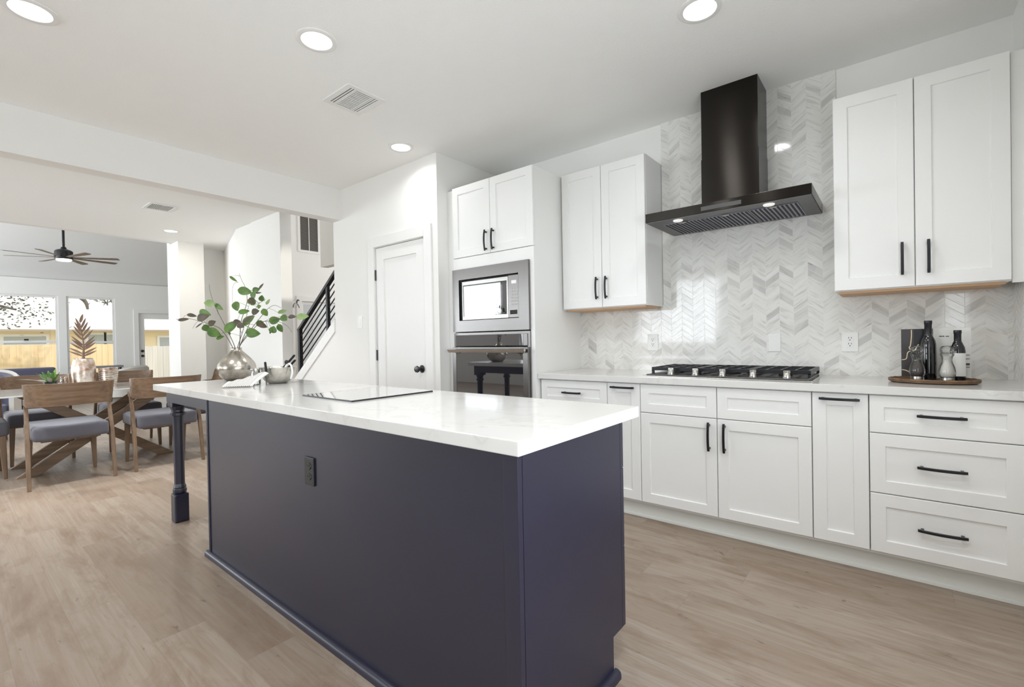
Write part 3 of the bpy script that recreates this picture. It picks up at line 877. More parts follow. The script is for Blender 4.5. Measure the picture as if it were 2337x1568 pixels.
plate('wall_outlet', 'white outlet on the tiles near the oil bottles', 'outlet', -.227, -.148, 1.056, 1.172, TYL, M_white_plastic, 'splashback outlets')
plate('light_switch', 'white light switch on the pantry wall beside the stair rail', 'light switch', -4.115, -4.040, 1.305, 1.425, YP, M_white_plastic, slots=False, rocker=True)

# ------------------------------------------------------------------ island
IX0, IX1, IY0, IY1 = -2.935, -.745, .935, 1.51
isl = thing('kitchen_island', 'navy blue kitchen island with turned legs and drawers', 'kitchen island', (-1.84, 1.22, 0))
obj('back_panel', B(IX0 + .018, IX1 - .05, IY0, IY0 + .018, 0.0, .875), M_navy, isl)
obj('corner_stile', MB().box(IX1 - .05, IX1, IY0 - .004, IY0 + .016, 0.0, .875, .002), M_navy, isl)
obj('corner_post', B(IX0, IX0 + .018, IY0 - .006, IY0 + .02, 0.0, .875, .003), M_navy, isl)
obj('side_panel', MB().prism([(IX1, IY0 + .017, 0), (IX1, IY1 - .07, 0), (IX1, IY1 - .07, .14), (IX1, IY1, .14), (IX1, IY1, .875), (IX1, IY0 + .017, .875)], (-.018, 0, 0)), M_navy, isl)
obj('side_panel', MB().prism([(IX0, IY0 + .021, 0), (IX0, IY1 - .07, 0), (IX0, IY1 - .07, .14), (IX0, IY1, .14), (IX0, IY1, .875), (IX0, IY0 + .021, .875)], (.018, 0, 0)), M_navy, isl)
obj('carcass', B(IX0 + .019, IX1 - .019, IY0 + .019, IY1 - .001, .141, .874), M_navy, isl)
obj('toe_kick', B(IX0 + .019, IX1 - .019, IY1 - .09, IY1 - .07, 0, .141), M_navy, isl)
bm_ = MB()
def qround(mb, p, q, nrm, r=.022, h=.03):
    p, q, n = Vector(p), Vector(q), Vector(nrm)
    pts = [(0, 0), (r, 0), (r, h * .45), (r * .9, h * .75), (r * .62, h * .94), (r * .3, h), (0, h)]
    a = [mb.bm.verts.new(p + n * x + Vector((0, 0, z))) for x, z in pts]
    b = [mb.bm.verts.new(q + n * x + Vector((0, 0, z))) for x, z in pts]
    mb.bm.faces.new(a); mb.bm.faces.new(b[::-1])
    for i in range(len(pts)):
        j = (i + 1) % len(pts); mb.bm.faces.new((a[i], b[i], b[j], a[j]))
qround(bm_, (IX0 - .02, IY0, 0), (IX1 + .022, IY0, 0), (0, -1, 0))
obj('base_moulding', bm_, M_navy, isl, smooth=True)
bm_ = MB(); qround(bm_, (IX1, IY0 - .02, 0), (IX1, IY1 - .06, 0), (1, 0, 0))
obj('base_moulding', bm_, M_navy, isl, smooth=True)
for c_ in range(3):
    a = IX1 - (IX1 - IX0) / 3 * (c_ + 1); b = IX1 - (IX1 - IX0) / 3 * c_
    for z0, z1 in ((.700, .868), (.420, .698), (.135, .418)):
        f = obj('drawer', MB().shaker(a + .003, b - .003, IY1 + .034, z0, z1, .026, .058, .009, facing=1), M_navy, isl, bevel=.003)
        pull('handle', f, ((a + b) / 2, IY1 + .034, (z0 + z1) / 2), .165, False, (0, 1, 0))
# overhang frame and turned legs
LX, LYs = -3.685, (1.005, 1.49)
obj('apron', B(LX - .045, IX0 - .001, .955, .975, .795, .875, .002), M_navy, isl)
obj('apron', B(LX - .045, IX0 - .001, 1.52, 1.54, .795, .875, .002), M_navy, isl)
obj('apron', B(LX - .045, LX - .025, .976, 1.519, .795, .875, .002), M_navy, isl)
for ly in LYs:
    lg = MB()
    a = .041
    lg.box(LX - a, LX + a, ly - a, ly + a, 0.0, .185, .008, 2)
    lg.lathe([(.030, .18), (.036, .192), (.040, .20), (.040, .214), (.034, .222), (.038, .228), (.034, .238), (.030, .25), (.030, .45), (.032, .66), (.034, .70), (.044, .705), (.044, .722), (.036, .728), (.036, .74), (.048, .765), (.048, .80)], (LX, ly, 0), 12)
    lg.box(LX - .05, LX + .05, ly - .045, ly + .045, .765, .874, .003)
    obj('leg', lg, M_navy, isl)
tag(obj('island_worktop', B(-3.765, -.71, .892, 1.598, .875, .914, .003), M_quartz), 'white quartz worktop lying on the navy island', 'worktop')
# island outlet
io = thing('island_outlet', 'black duplex outlet on the navy island back', 'outlet', (-1.808, IY0, .598))
ox, oy = -1.808, IY0
obj('cover_plate', B(ox - .036, ox + .036, oy - .007, oy, .597, .709, .002), M_outlet_dark, io)
for zc in (.632, .674):
    m = MB().lathe([(0, .0025), (.016, .0025), (.017, 0)], (0, 0, 0), 20)
    for v in m.bm.verts: v.co = Vector((ox + v.co.x, oy - .007 - v.co.z, zc + v.co.y * .85))
    rc = obj('receptacle', m, M_outlet_dark, io)
    for dx in (-.006, .006): obj('slot', B(ox + dx - .0013, ox + dx + .0013, oy - .0102, oy - .0092, zc - .002, zc + .007), M_slot, rc)
# glass board on the island
def gboard():
    t = NT('mirror_board')
    o, v = t.obj()
    t.set(Base_Color=t.mix(t.noise(v, 2.0), lin((214, 213, 210)), lin((208, 207, 204))), Roughness=.015, Metallic=.0, Specular_IOR_Level=1.0, Coat_Weight=1.0, Coat_IOR=2.2, Coat_Roughness=.01)
    return t.m
M_board = gboard()
gb = thing('glass_board', 'thin glossy glass board lying flat on the island worktop', 'cutting board', (-1.965, 1.31, .914))
obj('glass_sheet', B(-2.168, -1.758, 1.093, 1.536, .9165, .9205, .001), M_board, gb)
obj('dark_edge', MB().box(-2.170, -1.756, 1.091, 1.094, .9142, .9205).box(-1.758, -1.755, 1.094, 1.538, .9142, .9205).box(-2.17, -1.758, 1.535, 1.538, .9142, .9205).box(-2.171, -2.168, 1.094, 1.535, .9142, .9205).box(-2.168, -1.758, 1.094, 1.535, .9142, .9164), M_outlet_dark, gb)

# ------------------------------------------------------------------ things on the island
AX, AY = Vector((.7766, .63, 0)), Vector((-.63, .7766, 0))   # across and away as seen from the sink side
VC = Vector((-3.56, 1.325, .9142))
def smooth_prof(pr, n=4):
    return [(max(v.x, 0), v.y) for v in smooth_path([Vector((r, z, 0)) for r, z in pr], n)]
tag(obj('silver_vase', MB().lathe([(0, 0), (.055, 0)] + smooth_prof([(.062, .001), (.088, .018), (.110, .046), (.120, .082), (.1155, .112), (.098, .142), (.072, .172), (.048, .196), (.036, .210), (.033, .222), (.034, .230)]) + [(.030, .230), (.029, .215), (.05, .19), (.10, .13), (.105, .08), (.08, .03), (0, .015)], VC, 64), M_vase, smooth=True), 'round silver bottle vase holding the leafy branches', 'vase')

def ip(px_, py_, dep=0.0):
    """a point near the vase axis, from offsets measured on the bouquet (0.00311 m each)"""
    return VC + AX * ((px_ - 545) * .00311) + Vector((0, 0, (866 - py_) * .00311)) + AY * dep
def leaf(mb, base, direc, nrm, L, wd, curl=.12):
    d = direc.normalized(); n = (nrm - d * nrm.dot(d)).normalized(); s = d.cross(n)
    cols = []
    N = 8
    for i in range(N + 1):
        t = i / N
        w = wd / 2 * (math.sin(PI * t ** .8) ** .75 if 0 < t < 1 else .02)
        c = base + d * L * t + n * (-curl * L * t * t)
        cols.append([mb.bm.verts.new(c - s * w + n * w * .25), mb.bm.verts.new(c), mb.bm.verts.new(c + s * w + n * w * .25)])
    for a, b in zip(cols, cols[1:]):
        for k in (0, 1): mb.bm.faces.new((a[k], a[k + 1], b[k + 1], b[k]))
random.seed(4)
def branch(label, path, leaves, side=(), dep=(0, 0)):
    n = len(path)
    pts = [ip(x, y, dep[0] + (dep[1] - dep[0]) * i / (n - 1)) for i, (x, y) in enumerate(path)]
    sp = smooth_path(pts)
    t = thing('leafy_branch', label, 'branch', tuple(pts[0]), 'leafy branches in the silver vase')
    m = MB().tube(sp, [.0028 - .0018 * i / len(sp) for i in range(len(sp))], 6)
    for q in side:
        qq = smooth_path([ip(x, y, d) for x, y, d in q], 4)
        m.tube(qq, [.0014 - .0007 * i / len(qq) for i in range(len(qq))], 5)
    obj('stem', m, M_twig, t, smooth=True)
    bym = {}
    for (cx, cy, L, wd, ang, mt, dp) in leaves:
        c = ip(cx, cy, dp)
        a = R(ang)
        d = AX * math.cos(a) + Vector((0, 0, math.sin(a))) + AY * random.uniform(-.35, .35)
        d.normalize()
        nv = -AY + AX * random.uniform(-.35, .35) + Vector((0, 0, random.uniform(-.1, .5)))
        base = c - d * L * .00311 * .5
        j = min(sp, key=lambda p: (p - base).length)
        lf = MB(); leaf(lf, base, d, nv, L * .0034, wd * .0040)
        lf.tube([j, (j + base) / 2 + Vector((0, 0, .004)), base + d * .004], [.0012, .001, .0008], 5)
        obj('leaf', lf, {'g': M_leaf, 'd': M_leaf2, 'p': M_leaf3}[mt], t, smooth=True)
    return t
branch('thin bare-tipped branch leaning from the vase with two leaves', [(544, 815), (540, 788), (518, 740), (497, 698), (487, 669), (483, 648)],
       [(491, 692, 21, 13, 170, 'p', -.02), (507, 699, 22, 9, -35, 'g', .0), (523, 757, 16, 4, 130, 'd', .03)], [[(506, 715, 0), (500, 700, .02), (497, 690, .02)]], (0, .02))
branch('long leafy branch reaching over the dining chair backs', [(543, 818), (537, 790), (514, 751), (487, 738), (464, 730), (437, 724), (418, 727)],
       [(481, 713, 27, 12, -20, 'g', -.03), (480, 724, 27, 14, 12, 'd', -.05), (441, 717, 18, 7, -10, 'd', .02), (426, 727, 20, 6, 8, 'd', 0), (497, 737, 16, 12, 35, 'd', -.03), (476, 746, 16, 15, -60, 'g', .01), (502, 757, 27, 17, -25, 'g', -.04), (512, 769, 17, 9, 20, 'g', -.02), (455, 740, 26, 3, 205, 'd', .03)],
       [[(464, 730, 0), (452, 734, .02), (441, 747, .03)], [(475, 733, 0), (462, 712, .03), (458, 703, .04)]], (0, -.03))
branch('short upright branch at the middle of the bouquet', [(546, 815), (547, 793), (558, 760), (566, 730), (573, 700)],
       [(543, 746, 33, 18, 52, 'g', -.05), (556, 735, 14, 9, 10, 'd', -.05), (566, 712, 22, 9, 8, 'g', -.02), (578, 689, 13, 10, 80, 'p', .0), (541, 697, 22, 14, -70, 'g', .03)], [[(558, 760, 0), (549, 735, 0), (552, 715, .02)]], (0, .01))
branch('tallest branch with narrow tip leaf and wide round leaf', [(547, 815), (550, 780), (553, 735), (560, 710), (566, 684), (561, 655), (553, 640), (546, 623)],
       [(541, 637, 19, 5, -38, 'g', .0), (569, 666, 26, 15, -10, 'g', -.02), (588, 663, 17, 11, 15, 'g', .02), (600, 655, 16, 4, 50, 'd', .02), (597, 670, 12, 3, 5, 'd', .0)],
       [[(553, 645, 0), (540, 647, .02), (534, 660, .03), (533, 690, .03)]], (.01, .05))
branch('upright branch with dark clustered leaves near the wall edge', [(547, 815), (551, 790), (570, 745), (580, 720), (590, 696), (606, 684)],
       [(590, 676, 18, 14, 60, 'g', -.02), (589, 688, 15, 13, -60, 'd', -.04), (605, 683, 13, 11, 85, 'g', 0), (579, 690, 15, 12, 70, 'g', .03), (613, 690, 14, 5, 60, 'p', .03), (598, 701, 9, 8, 20, 'g', 0), (594, 713, 16, 12, 15, 'd', -.03)], [[(590, 696, 0), (600, 690, .02), (610, 683, .03)]], (0, .04))
branch('arching branch with a hooked bare twig at its end', [(548, 820), (553, 788), (588, 742), (609, 718), (622, 705), (636, 699), (651, 705)],
       [(616, 714, 17, 13, -70, 'g', -.03), (583, 733, 30, 15, 40, 'g', -.06), (588, 731, 26, 7, 48, 'd', -.09), (568, 743, 17, 11, -25, 'd', -.07), (590, 760, 30, 17, -8, 'g', -.05), (600, 739, 17, 13, -55, 'g', .0), (643, 712, 24, 7, 12, 'p', .04)], [], (0, -.02))
branch('long low branch stretching across to the stair rail', [(549, 815), (554, 789), (582, 757), (603, 738), (627, 733), (655, 727), (680, 725), (690, 724)],
       [(636, 733, 22, 14, 15, 'g', -.03), (650, 727, 15, 13, -40, 'g', .02), (671, 725, 18, 8, 2, 'd', 0), (694, 725, 25, 12, 5, 'p', .0), (629, 754, 15, 15, 80, 'g', .0), (641, 749, 19, 11, -65, 'g', .02), (611, 743, 19, 10, -30, 'd', -.04), (622, 760, 4, 4, 10, 'd', .0)],
       [[(640, 735, 0), (655, 744, .03), (665, 760, .04)], [(603, 738, 0), (614, 730, .02), (620, 726, .03)]], (0, -.05))

# bowl with servers
BC = Vector((-3.015, 1.334, .9142)) + AY * .052
bpz = [(0, 0), (.046, 0)] + smooth_prof([(.050, .001), (.066, .012), (.084, .034), (.097, .062), (.104, .092), (.106, .094), (.102, .094), (.094, .066), (.076, .034), (.05, .012)]) + [(0, .009)]
bw_ = obj('mixing_bowl', MB().lathe([(r * 1.06, z * 1.08) for r, z in bpz], BC, 56), M_bowl, smooth=True)
tag(bw_, 'brushed metal bowl with dark-handled servers on the island', 'bowl')
def server(label, p, q, w):
    t = thing('salad_server', label, 'utensil', tuple(p), 'black-handled servers in the metal bowl')
    p, q = Vector(p), Vector(q)
    mid = p + (q - p) * .40
    obj('handle', MB().bar(mid, q, w, .012, bev=.004), M_outlet_dark, t, label='thick black handle')
    obj('blade', MB().bar(p, mid, w * .7, .004), M_steel, t)
b0 = BC + Vector((0, 0, .035))
server('longer black-handled server leaning on the metal bowl rim', b0 - AX * .02, BC + AX * .112 + Vector((0, 0, .178)), .017)
server('shorter black-handled server beside the longer one in the bowl', b0 + AX * .02 - AY * .03, BC + AX * .130 + Vector((0, 0, .148)) - AY * .03, .015)
ld = thing('ladle', 'pale ladle with round black knob hooked over the bowl rim', 'utensil', tuple(BC + AX * .09))
lq = -AY * .062
lp = smooth_path([BC + AX * .055 + Vector((0, 0, .055)) + lq, BC + AX * .090 + Vector((0, 0, .120)) + lq, BC + AX * .114 + Vector((0, 0, .116)) + lq, BC + AX * .122 + Vector((0, 0, .07)) + lq, BC + AX * .112 + Vector((0, 0, .03)) + lq])
obj('shaft', MB().tube(lp, .006, 8), M_white_plastic, ld, smooth=True)
obj('knob', MB().lathe([(0, -.014), (.011, -.009), (.014, 0), (.011, .009), (0, .014)], BC + AX * .088 + Vector((0, 0, .135)) - AY * .062, 16), M_outlet_dark, ld, smooth=True)

# striped towel folded in a fan, with a glass jar behind
tc = Vector((-2.963, 1.108, .9142)) + AY * .03
tm_ = MB()
uvl = tm_.bm.loops.layers.uv.new('UVMap')
NU, NV = 14, 14
grid = []
for i in range(NU + 1):
    rowv = []
    for j in range(NV + 1):
        u, v = i / NU, j / NV
        # a square cloth draped over a small heap: flat front edge, high back corner
        x = (u - .5) * .160 + .052 * v * u - .012 * v * (1 - u)
        dpt = (v - .45) * .085 + .030 * (u - .5)
        z = .005 + .080 * v ** .85 * (.30 + .78 * u ** 1.4) + .003 * math.sin(u * 22 + v * 3) * v
        if u > .9: z -= .018 * ((u - .9) / .1) ** 2 * v
        p = tc + AX * x + AY * dpt + Vector((0, 0, z))
        rowv.append((tm_.bm.verts.new(p), (u, v)))
    grid.append(rowv)
for i in range(NU):
    for j in range(NV):
        q = (grid[i][j], grid[i + 1][j], grid[i + 1][j + 1], grid[i][j + 1])
        f = tm_.bm.faces.new([a for a, b in q])
        for lp_, (a, b) in zip(f.loops, q): lp_[uvl].uv = b
tw_ = obj('striped_towel', tm_, M_towel, smooth=True)
sm = tw_.modifiers.new('thick', 'SOLIDIFY'); sm.thickness = .004; sm.offset = 1
tag(tw_, 'white tea towel with dark dashed stripes folded beside the bowl', 'towel')
jc = tc + AX * .022 + AY * .115
jr = thing('glass_jar', 'small clear glass jar behind the striped towel', 'jar', tuple(jc))
obj('body', MB().lathe([(0, 0), (.026, 0), (.030, .004), (.030, .070), (.024, .082), (.025, .092), (.022, .092), (.021, .082), (.026, .070), (.026, .008), (0, .006)], jc, 24), M_jar, jr, smooth=True)
obj('lid', MB().lathe([(0, .106), (.024, .105), (.027, .102), (.027, .0925), (0, .0925)], jc, 24), M_steel, jr, smooth=True)
sp_ = thing('spreader', 'little knife with black handle standing between towel and bowl', 'utensil', tuple(jc + AX * .078 - AY * .02))
k0 = jc + AX * .078 - AY * .02
obj('blade', MB().bar(k0, k0 + Vector((0, 0, .075)), .010, .003, up=tuple(AY)), M_steel, sp_)
obj('handle', MB().bar(k0 + Vector((0, 0, .075)), k0 + Vector((0, 0, .142)) - AX * .006, .013, .010, up=tuple(AY), bev=.003), M_outlet_dark, sp_)

# ------------------------------------------------------------------ tray group on the stove-wall worktop
TC = Vector((.158, 3.085, .9142))
ty_ = thing('serving_tray', 'oval woven wood tray holding bottles and mills', 'tray', tuple(TC))
m = MB().lathe([(0, 0), (.9, 0), (1.0, .35), (1.0, .8), (.97, 1.0), (.90, .85), (.86, .62), (0, .55)], (0, 0, 0), 48)
for v in m.bm.verts: v.co = Vector((TC.x + v.co.x * .170, TC.y + v.co.y * .13, TC.z + v.co.z * .018))
obj('base', m, M_tray, ty_, smooth=True)
m = MB()
ring = [Vector((TC.x + math.cos(a) * .166, TC.y + math.sin(a) * .127, TC.z + .016)) for a in [2 * PI * i / 48 for i in range(49)]]
m.tube(ring, [.006 + .0012 * math.sin(i * 2.6) for i in range(49)], 8)
obj('rim', m, M_tray, ty_, smooth=True)
TZ = TC.z + .0105
def mill(label, x, y, fill, mat, H=.172):
    t = thing('spice_mill', label, 'mill', (x, y, TZ), 'clear spice mills on the tray')
    s = H / .172
    prof = [(0, 0), (.027, 0), (.029, .004), (.029, .016), (.027, .020), (.033, .030), (.034, .048), (.030, .070), (.022, .092), (.020, .104), (.023, .118), (.028, .128), (.028, .132), (0, .132)]
    obj('body', MB().lathe([(r * .93, z * s) for r, z in prof], (x, y, TZ), 24), M_jar, t, smooth=True)
    obj('filling', MB().lathe([(0, .024), (.022, .024), (.025, .032), (.026, .048), (.022, .07), (.0145, .092), (.0145, fill), (0, fill)], (x, y, TZ), 20), mat, t, smooth=True)
    obj('lid', MB().lathe([(0, .172), (.014, .171), (.022, .166), (.026, .156), (.026, .146), (.022, .138), (.026, .134), (.026, .1325), (0, .1325)], (x, y, TZ), 24), M_jar, t, smooth=True)
    obj('base_ring', MB().lathe([(0, .020), (.0205, .020), (.0215, .002), (0, .002)], (x, y, TZ), 20), M_steel, t)
mill('clear mill of dark peppercorns on the tray', .100, 3.065, .10, M_pepper)
mill('clear mill of white salt on the tray', .207, 3.03, .122, M_salt)
def bottle(label, x, y, H, r, lab):
    t = thing('oil_bottle', label, 'bottle', (x, y, TZ), 'dark bottles on the tray')
    sh = H * .66
    obj('body', MB().lathe([(0, 0), (r, 0), (r * 1.02, .006), (r * 1.02, sh - .02), (r * .92, sh), (r * .62, sh + .022), (r * .48, sh + .032), (r * .46, H * .80), (0, H * .80)], (x, y, TZ), 28), M_bottle, t, smooth=True)
    obj('cap', MB().lathe([(0, H), (r * .52, H), (r * .54, H - .004), (r * .54, H - .016), (r * .49, H - .019), (r * .49, H * .775), (0, H * .775)], (x, y, TZ), 24), M_cap, t, smooth=True)
    if lab:
        m = MB()
        n = 22; a0, a1 = R(185), R(335)
        prev = None
        for i in range(n + 1):
            a = a0 + (a1 - a0) * i / n
            pt = [(x + (r * 1.02 + k) * math.cos(a), y + (r * 1.02 + k) * math.sin(a)) for k in (.0004, .0016)]
            vs = [m.bm.verts.new((pt[k][0], pt[k][1], TZ + z)) for k in (0, 1) for z in (.022, sh - .028)]
            if prev:
                m.bm.faces.new((prev[2], vs[2], vs[3], prev[3])); m.bm.faces.new((prev[0], prev[1], vs[1], vs[0]))
                m.bm.faces.new((prev[0], vs[0], vs[2], prev[2])); m.bm.faces.new((prev[1], prev[3], vs[3], vs[1]))
            else: m.bm.faces.new((vs[0], vs[2], vs[3], vs[1]))
            prev = vs
        m.bm.faces.new((prev[0], prev[1], prev[3], prev[2]))
        obj('paper_label', m, M_paper, t, smooth=True)
    return t
bottle('tall dark glass bottle without a label on the tray', .146, 3.150, .296, .030, False)
bottle('shorter dark bottle with blank white label on the tray', .252, 3.130, .245, .028, True)
# two cookbooks standing behind
def book(label, x0, x1, y, z1, parts, mat):
    t = thing('cookbook', label, 'book', ((x0 + x1) / 2, y, TZ), 'cookbooks standing behind the bottles')
    z0 = TZ + .001
    obj('cover', MB().box(x0, x1, y, y + .002, z0, z1).box(x0, x1, y + .016, y + .018, z0, z1).box(x0, x0 + .002, y + .002, y + .016, z0, z1), mat, t)
    obj('pages', B(x0 + .002, x1 - .003, y + .002, y + .016, z0 + .003, z1 - .003), M_paper, t)
    for n_, mm, b in parts:
        obj(n_, b, mm, t)
    return t
by = 3.196
def ribbon(pts, y, w=.005):
    return MB().tube([(v.x, y, v.y) for v in smooth_path([Vector((a, b, 0)) for a, b in pts], 5)], .0022, 6)
book('charcoal cookbook with pale curling vines standing behind the pepper mill', .042, .166, by, 1.180, [
    ('black_band', M_page_black, B(.092, .152, by - .0008, by, TZ + .012, 1.178)),
    ('vine_print', M_siding, ribbon([(.044, 1.02), (.062, 1.026), (.068, 1.058), (.085, 1.068), (.098, 1.072), (.104, 1.09), (.112, 1.10)], by - .001)),
    ('vine_print', M_siding, ribbon([(.044, .968), (.06, .965), (.075, .955)], by - .001)),
    ('vine_print', M_siding, ribbon([(.078, 1.072), (.074, 1.085), (.079, 1.095), (.083, 1.14), (.0832, 1.176)], by - .001))], M_page_dark)
wb = [('spine_stripe', M_ink, B(.280, .300, by - .0008, by, z, z + .003)) for z in (1.045, 1.026, .985)]
wb.append(('cover_band', M_page_dark, B(.226, .300, by - .0008, by, .996, 1.006)))
wb.append(('title_print', M_ink, MB().box(.190, .2, by - .0008, by, 1.138, 1.143).box(.202, .209, by - .0008, by, 1.138, 1.143).box(.214, .226, by - .0008, by, 1.138, 1.142)))
book('white cookbook standing behind the labelled bottle', .168, .305, by + .001, 1.182, wb, M_page_white)

# ------------------------------------------------------------------ ceiling fixtures
def downlight(x, y, label, P=9.0, r=.10, spread=R(150), tint=(.975, .985, 1)):
    t = thing('recessed_light', label, 'ceiling light', (x, y, CZ), 'recessed ceiling lights')
    obj('trim_ring', MB().lathe([(r, 0), (r, -.004), (r - .006, -.007), (.076, -.006), (.073, -.002), (.073, 0)], (x, y, CZ), 40), M_trim, t, smooth=True)
    obj('lens', MB().lathe([(0, -.0035), (.073, -.0035), (.073, -.001), (0, -.001)], (x, y, CZ), 40), M_lens, t)
    l = light('lamp_glow', 'AREA', (0, 0, -.012), P, tint, (0, 0, 0), .14, None, spread)
    l.parent = t
    return t
KP = 6.0
downlight(-3.093, .307, 'recessed ceiling light at the upper left corner over the aisle', P=KP)
downlight(-2.300, 1.274, 'bright recessed light above the island near the ceiling vent', P=KP)
downlight(-3.058, 2.395, 'small recessed light in front of the oven tower', P=2.6)
downlight(-.700, 2.343, 'recessed light at the top edge in front of the hood', P=4.0)
downlight(-7.62, 2.05, 'recessed light in the dining ceiling by the column', P=8, spread=R(180), tint=(1, .90, .78))
for x, y, p in ((-1.16, 1.46, 4.5), (-.1, .6, 10), (-.02, 1.5, 3.5), (-1.6, .2, KP), (-5.0, 1.4, 12), (-5.0, .2, 14), (-6.4, .1, 12), (-7.6, 0.0, 12)):  # unseen; only the one mirrored in the hood is known, others add light
    downlight(x, y, 'unseen recessed light assumed in the same ceiling', P=p, spread=R(180 if x == -1.16 else 150 if x > -4 else 95))
# foyer lamp
def ceil_vent(label, x0, x1, y0, y1, along):
    t = thing('ceiling_vent', label, 'air vent', ((x0 + x1) / 2, (y0 + y1) / 2, CZ), 'white ceiling vents')
    fb = .030
    m = MB()
    for a, b, c, d in ((x0, x1, y0, y0 + fb), (x0, x1, y1 - fb, y1), (x0, x0 + fb, y0 + fb, y1 - fb), (x1 - fb, x1, y0 + fb, y1 - fb)):
        m.box(a, b, c, d, CZ - .008, CZ, .002)
    obj('frame', m, M_trim, t)
    obj('duct_shade', B(x0 + fb, x1 - fb, y0 + fb, y1 - fb, CZ - .0015, CZ - .0005), M_ventdark, t)  # dark sheet painted in place of the shade behind the louvres
    if along == 'multi':
        yq0, yq1 = y0 + fb + .045, y1 - fb - .045
        m = MB()
        n = 13
        for k in range(n + 1):
            x = x0 + fb + (x1 - x0 - 2 * fb) * k / n
            m.bar((x, yq0, CZ - .005), (x, yq1, CZ - .005), .009, .004)
        obj('centre_louvres', m, M_trim, t)
        for ys_ in ((.002, .019, .036), (yq1 + .012 - y0 - fb, yq1 + .029 - y0 - fb, yq1 + .045 - y0 - fb)):
            m = MB()
            for yy_ in ys_: m.bar((x0 + fb, y0 + fb + yy_, CZ - .005), (x1 - fb, y0 + fb + yy_, CZ - .005), .009, .004)
            obj('edge_louvres', m, M_trim, t)
        obj('divider', MB().box(x0 + fb, x1 - fb, yq0 - .003, yq0 + .003, CZ - .008, CZ - .002).box(x0 + fb, x1 - fb, yq1 - .003, yq1 + .003, CZ - .008, CZ - .002), M_trim, t)
    else:
        m = MB()
        n = 12
        for k in range(n + 1):
            y = y0 + fb + (y1 - y0 - 2 * fb) * k / n
            m.bar((x0 + fb, y, CZ - .005), (x1 - fb, y, CZ - .005), .006, .004)
        obj('louvres', m, M_trim, t)
ceil_vent('square white air vent in the kitchen ceiling over the island', -2.838, -2.532, 1.60, 1.866, 'multi')
ceil_vent('white air vent in the dining room ceiling', -6.545, -6.24, 1.495, 1.755, 'rows')
# return grille in the foyer
rg = thing('return_grille', 'large louvred return air grille high on the foyer wall', 'air vent', (-9.6, 5.05, 3.09))
gy0, gy1, gz0_, gz1_ = 4.80, 5.285, 3.085, 3.98
m = MB()
for a, b, c, d in ((gy0, gy1, gz0_, gz0_ + .05), (gy0, gy1, gz1_ - .05, gz1_), (gy0, gy0 + .05, gz0_ + .05, gz1_ - .05), (gy1 - .05, gy1, gz0_ + .05, gz1_ - .05), (5.03, 5.045, gz0_ + .05, gz1_ - .05)):
    m.box(-9.6, -9.58, a, b, c, d, .002)
obj('frame', m, M_trim, rg)
obj('duct_shade', B(-9.599, -9.597, gy0 + .05, gy1 - .05, gz0_ + .05, gz1_ - .05), M_ventdark, rg)  # shade behind the grille, painted on a flat sheet
m = MB()
for k in range(38):
    z = gz0_ + .06 + (gz1_ - gz0_ - .12) * k / 37
    for a, b in ((gy0 + .05, 5.03), (5.045, gy1 - .05)):
        m.bar((-9.59, a, z), (-9.59, b, z), .012, .004)
obj('louvres', m, simple('louvre_grey', (150, 146, 140), .5), rg)
# sconce by the foyer door
sc = thing('wall_sconce', 'small wall sconce with curved dark arm by the foyer door', 'wall light', (-9.6, 4.72, 1.95))
obj('arm', MB().tube(smooth_path([Vector((-9.6, 4.80, 2.06)), Vector((-9.52, 4.74, 2.07)), Vector((-9.48, 4.70, 2.05)), Vector((-9.46, 4.68, 2.0))]), .012, 8), M_dark, sc, smooth=True)
obj('shade', MB().lathe([(.02, .10), (.035, .09), (.06, .05), (.072, 0), (.068, 0), (.055, .05), (.03, .085)], (-9.46, 4.66, 1.90), 20), M_jar, sc, smooth=True)

# ------------------------------------------------------------------ stair rail
sr = thing('stair_rail', 'black metal stair railing with slanting bars beside the pantry wall', 'railing', (-5.0, YP + .05, 0))
RY = YP + .05
def zr(x, off): return zst(x) + off
nx = -5.395
obj('newel', B(nx - .022, nx + .022, RY - .02, RY + .02, zr(nx, -.0) + .0, zr(nx, .575)), M_dark, sr)
obj('handrail', MB().bar((nx - .022, RY, zr(nx - .022, .575)), (-4.30, RY, zr(-4.30, .575)), .044, .03), M_dark, sr)
obj('post', B(-4.78, -4.745, RY - .016, RY + .016, zr(-4.78, .02), zr(-4.745, .57)), M_dark, sr)
for k in range(6):
    o_ = .085 + .078 * k
    obj('bar', MB().tube([(nx, RY, zr(nx, o_)), (-4.30, RY, zr(-4.30, o_))], .0068, 8), M_dark, sr)
st_ = thing('stair_flight', 'stair treads rising behind the pantry wall and railing', 'stairs', (-4.3, 3.2, 0), kind='structure')
m = MB()
for k in range(9):
    x1 = -5.85 + .262 * k
    m.box(x1, -3.06, YP + .125, 3.74, .19 * k, .19 * (k + 1))
obj('steps', m, M_floor, st_)

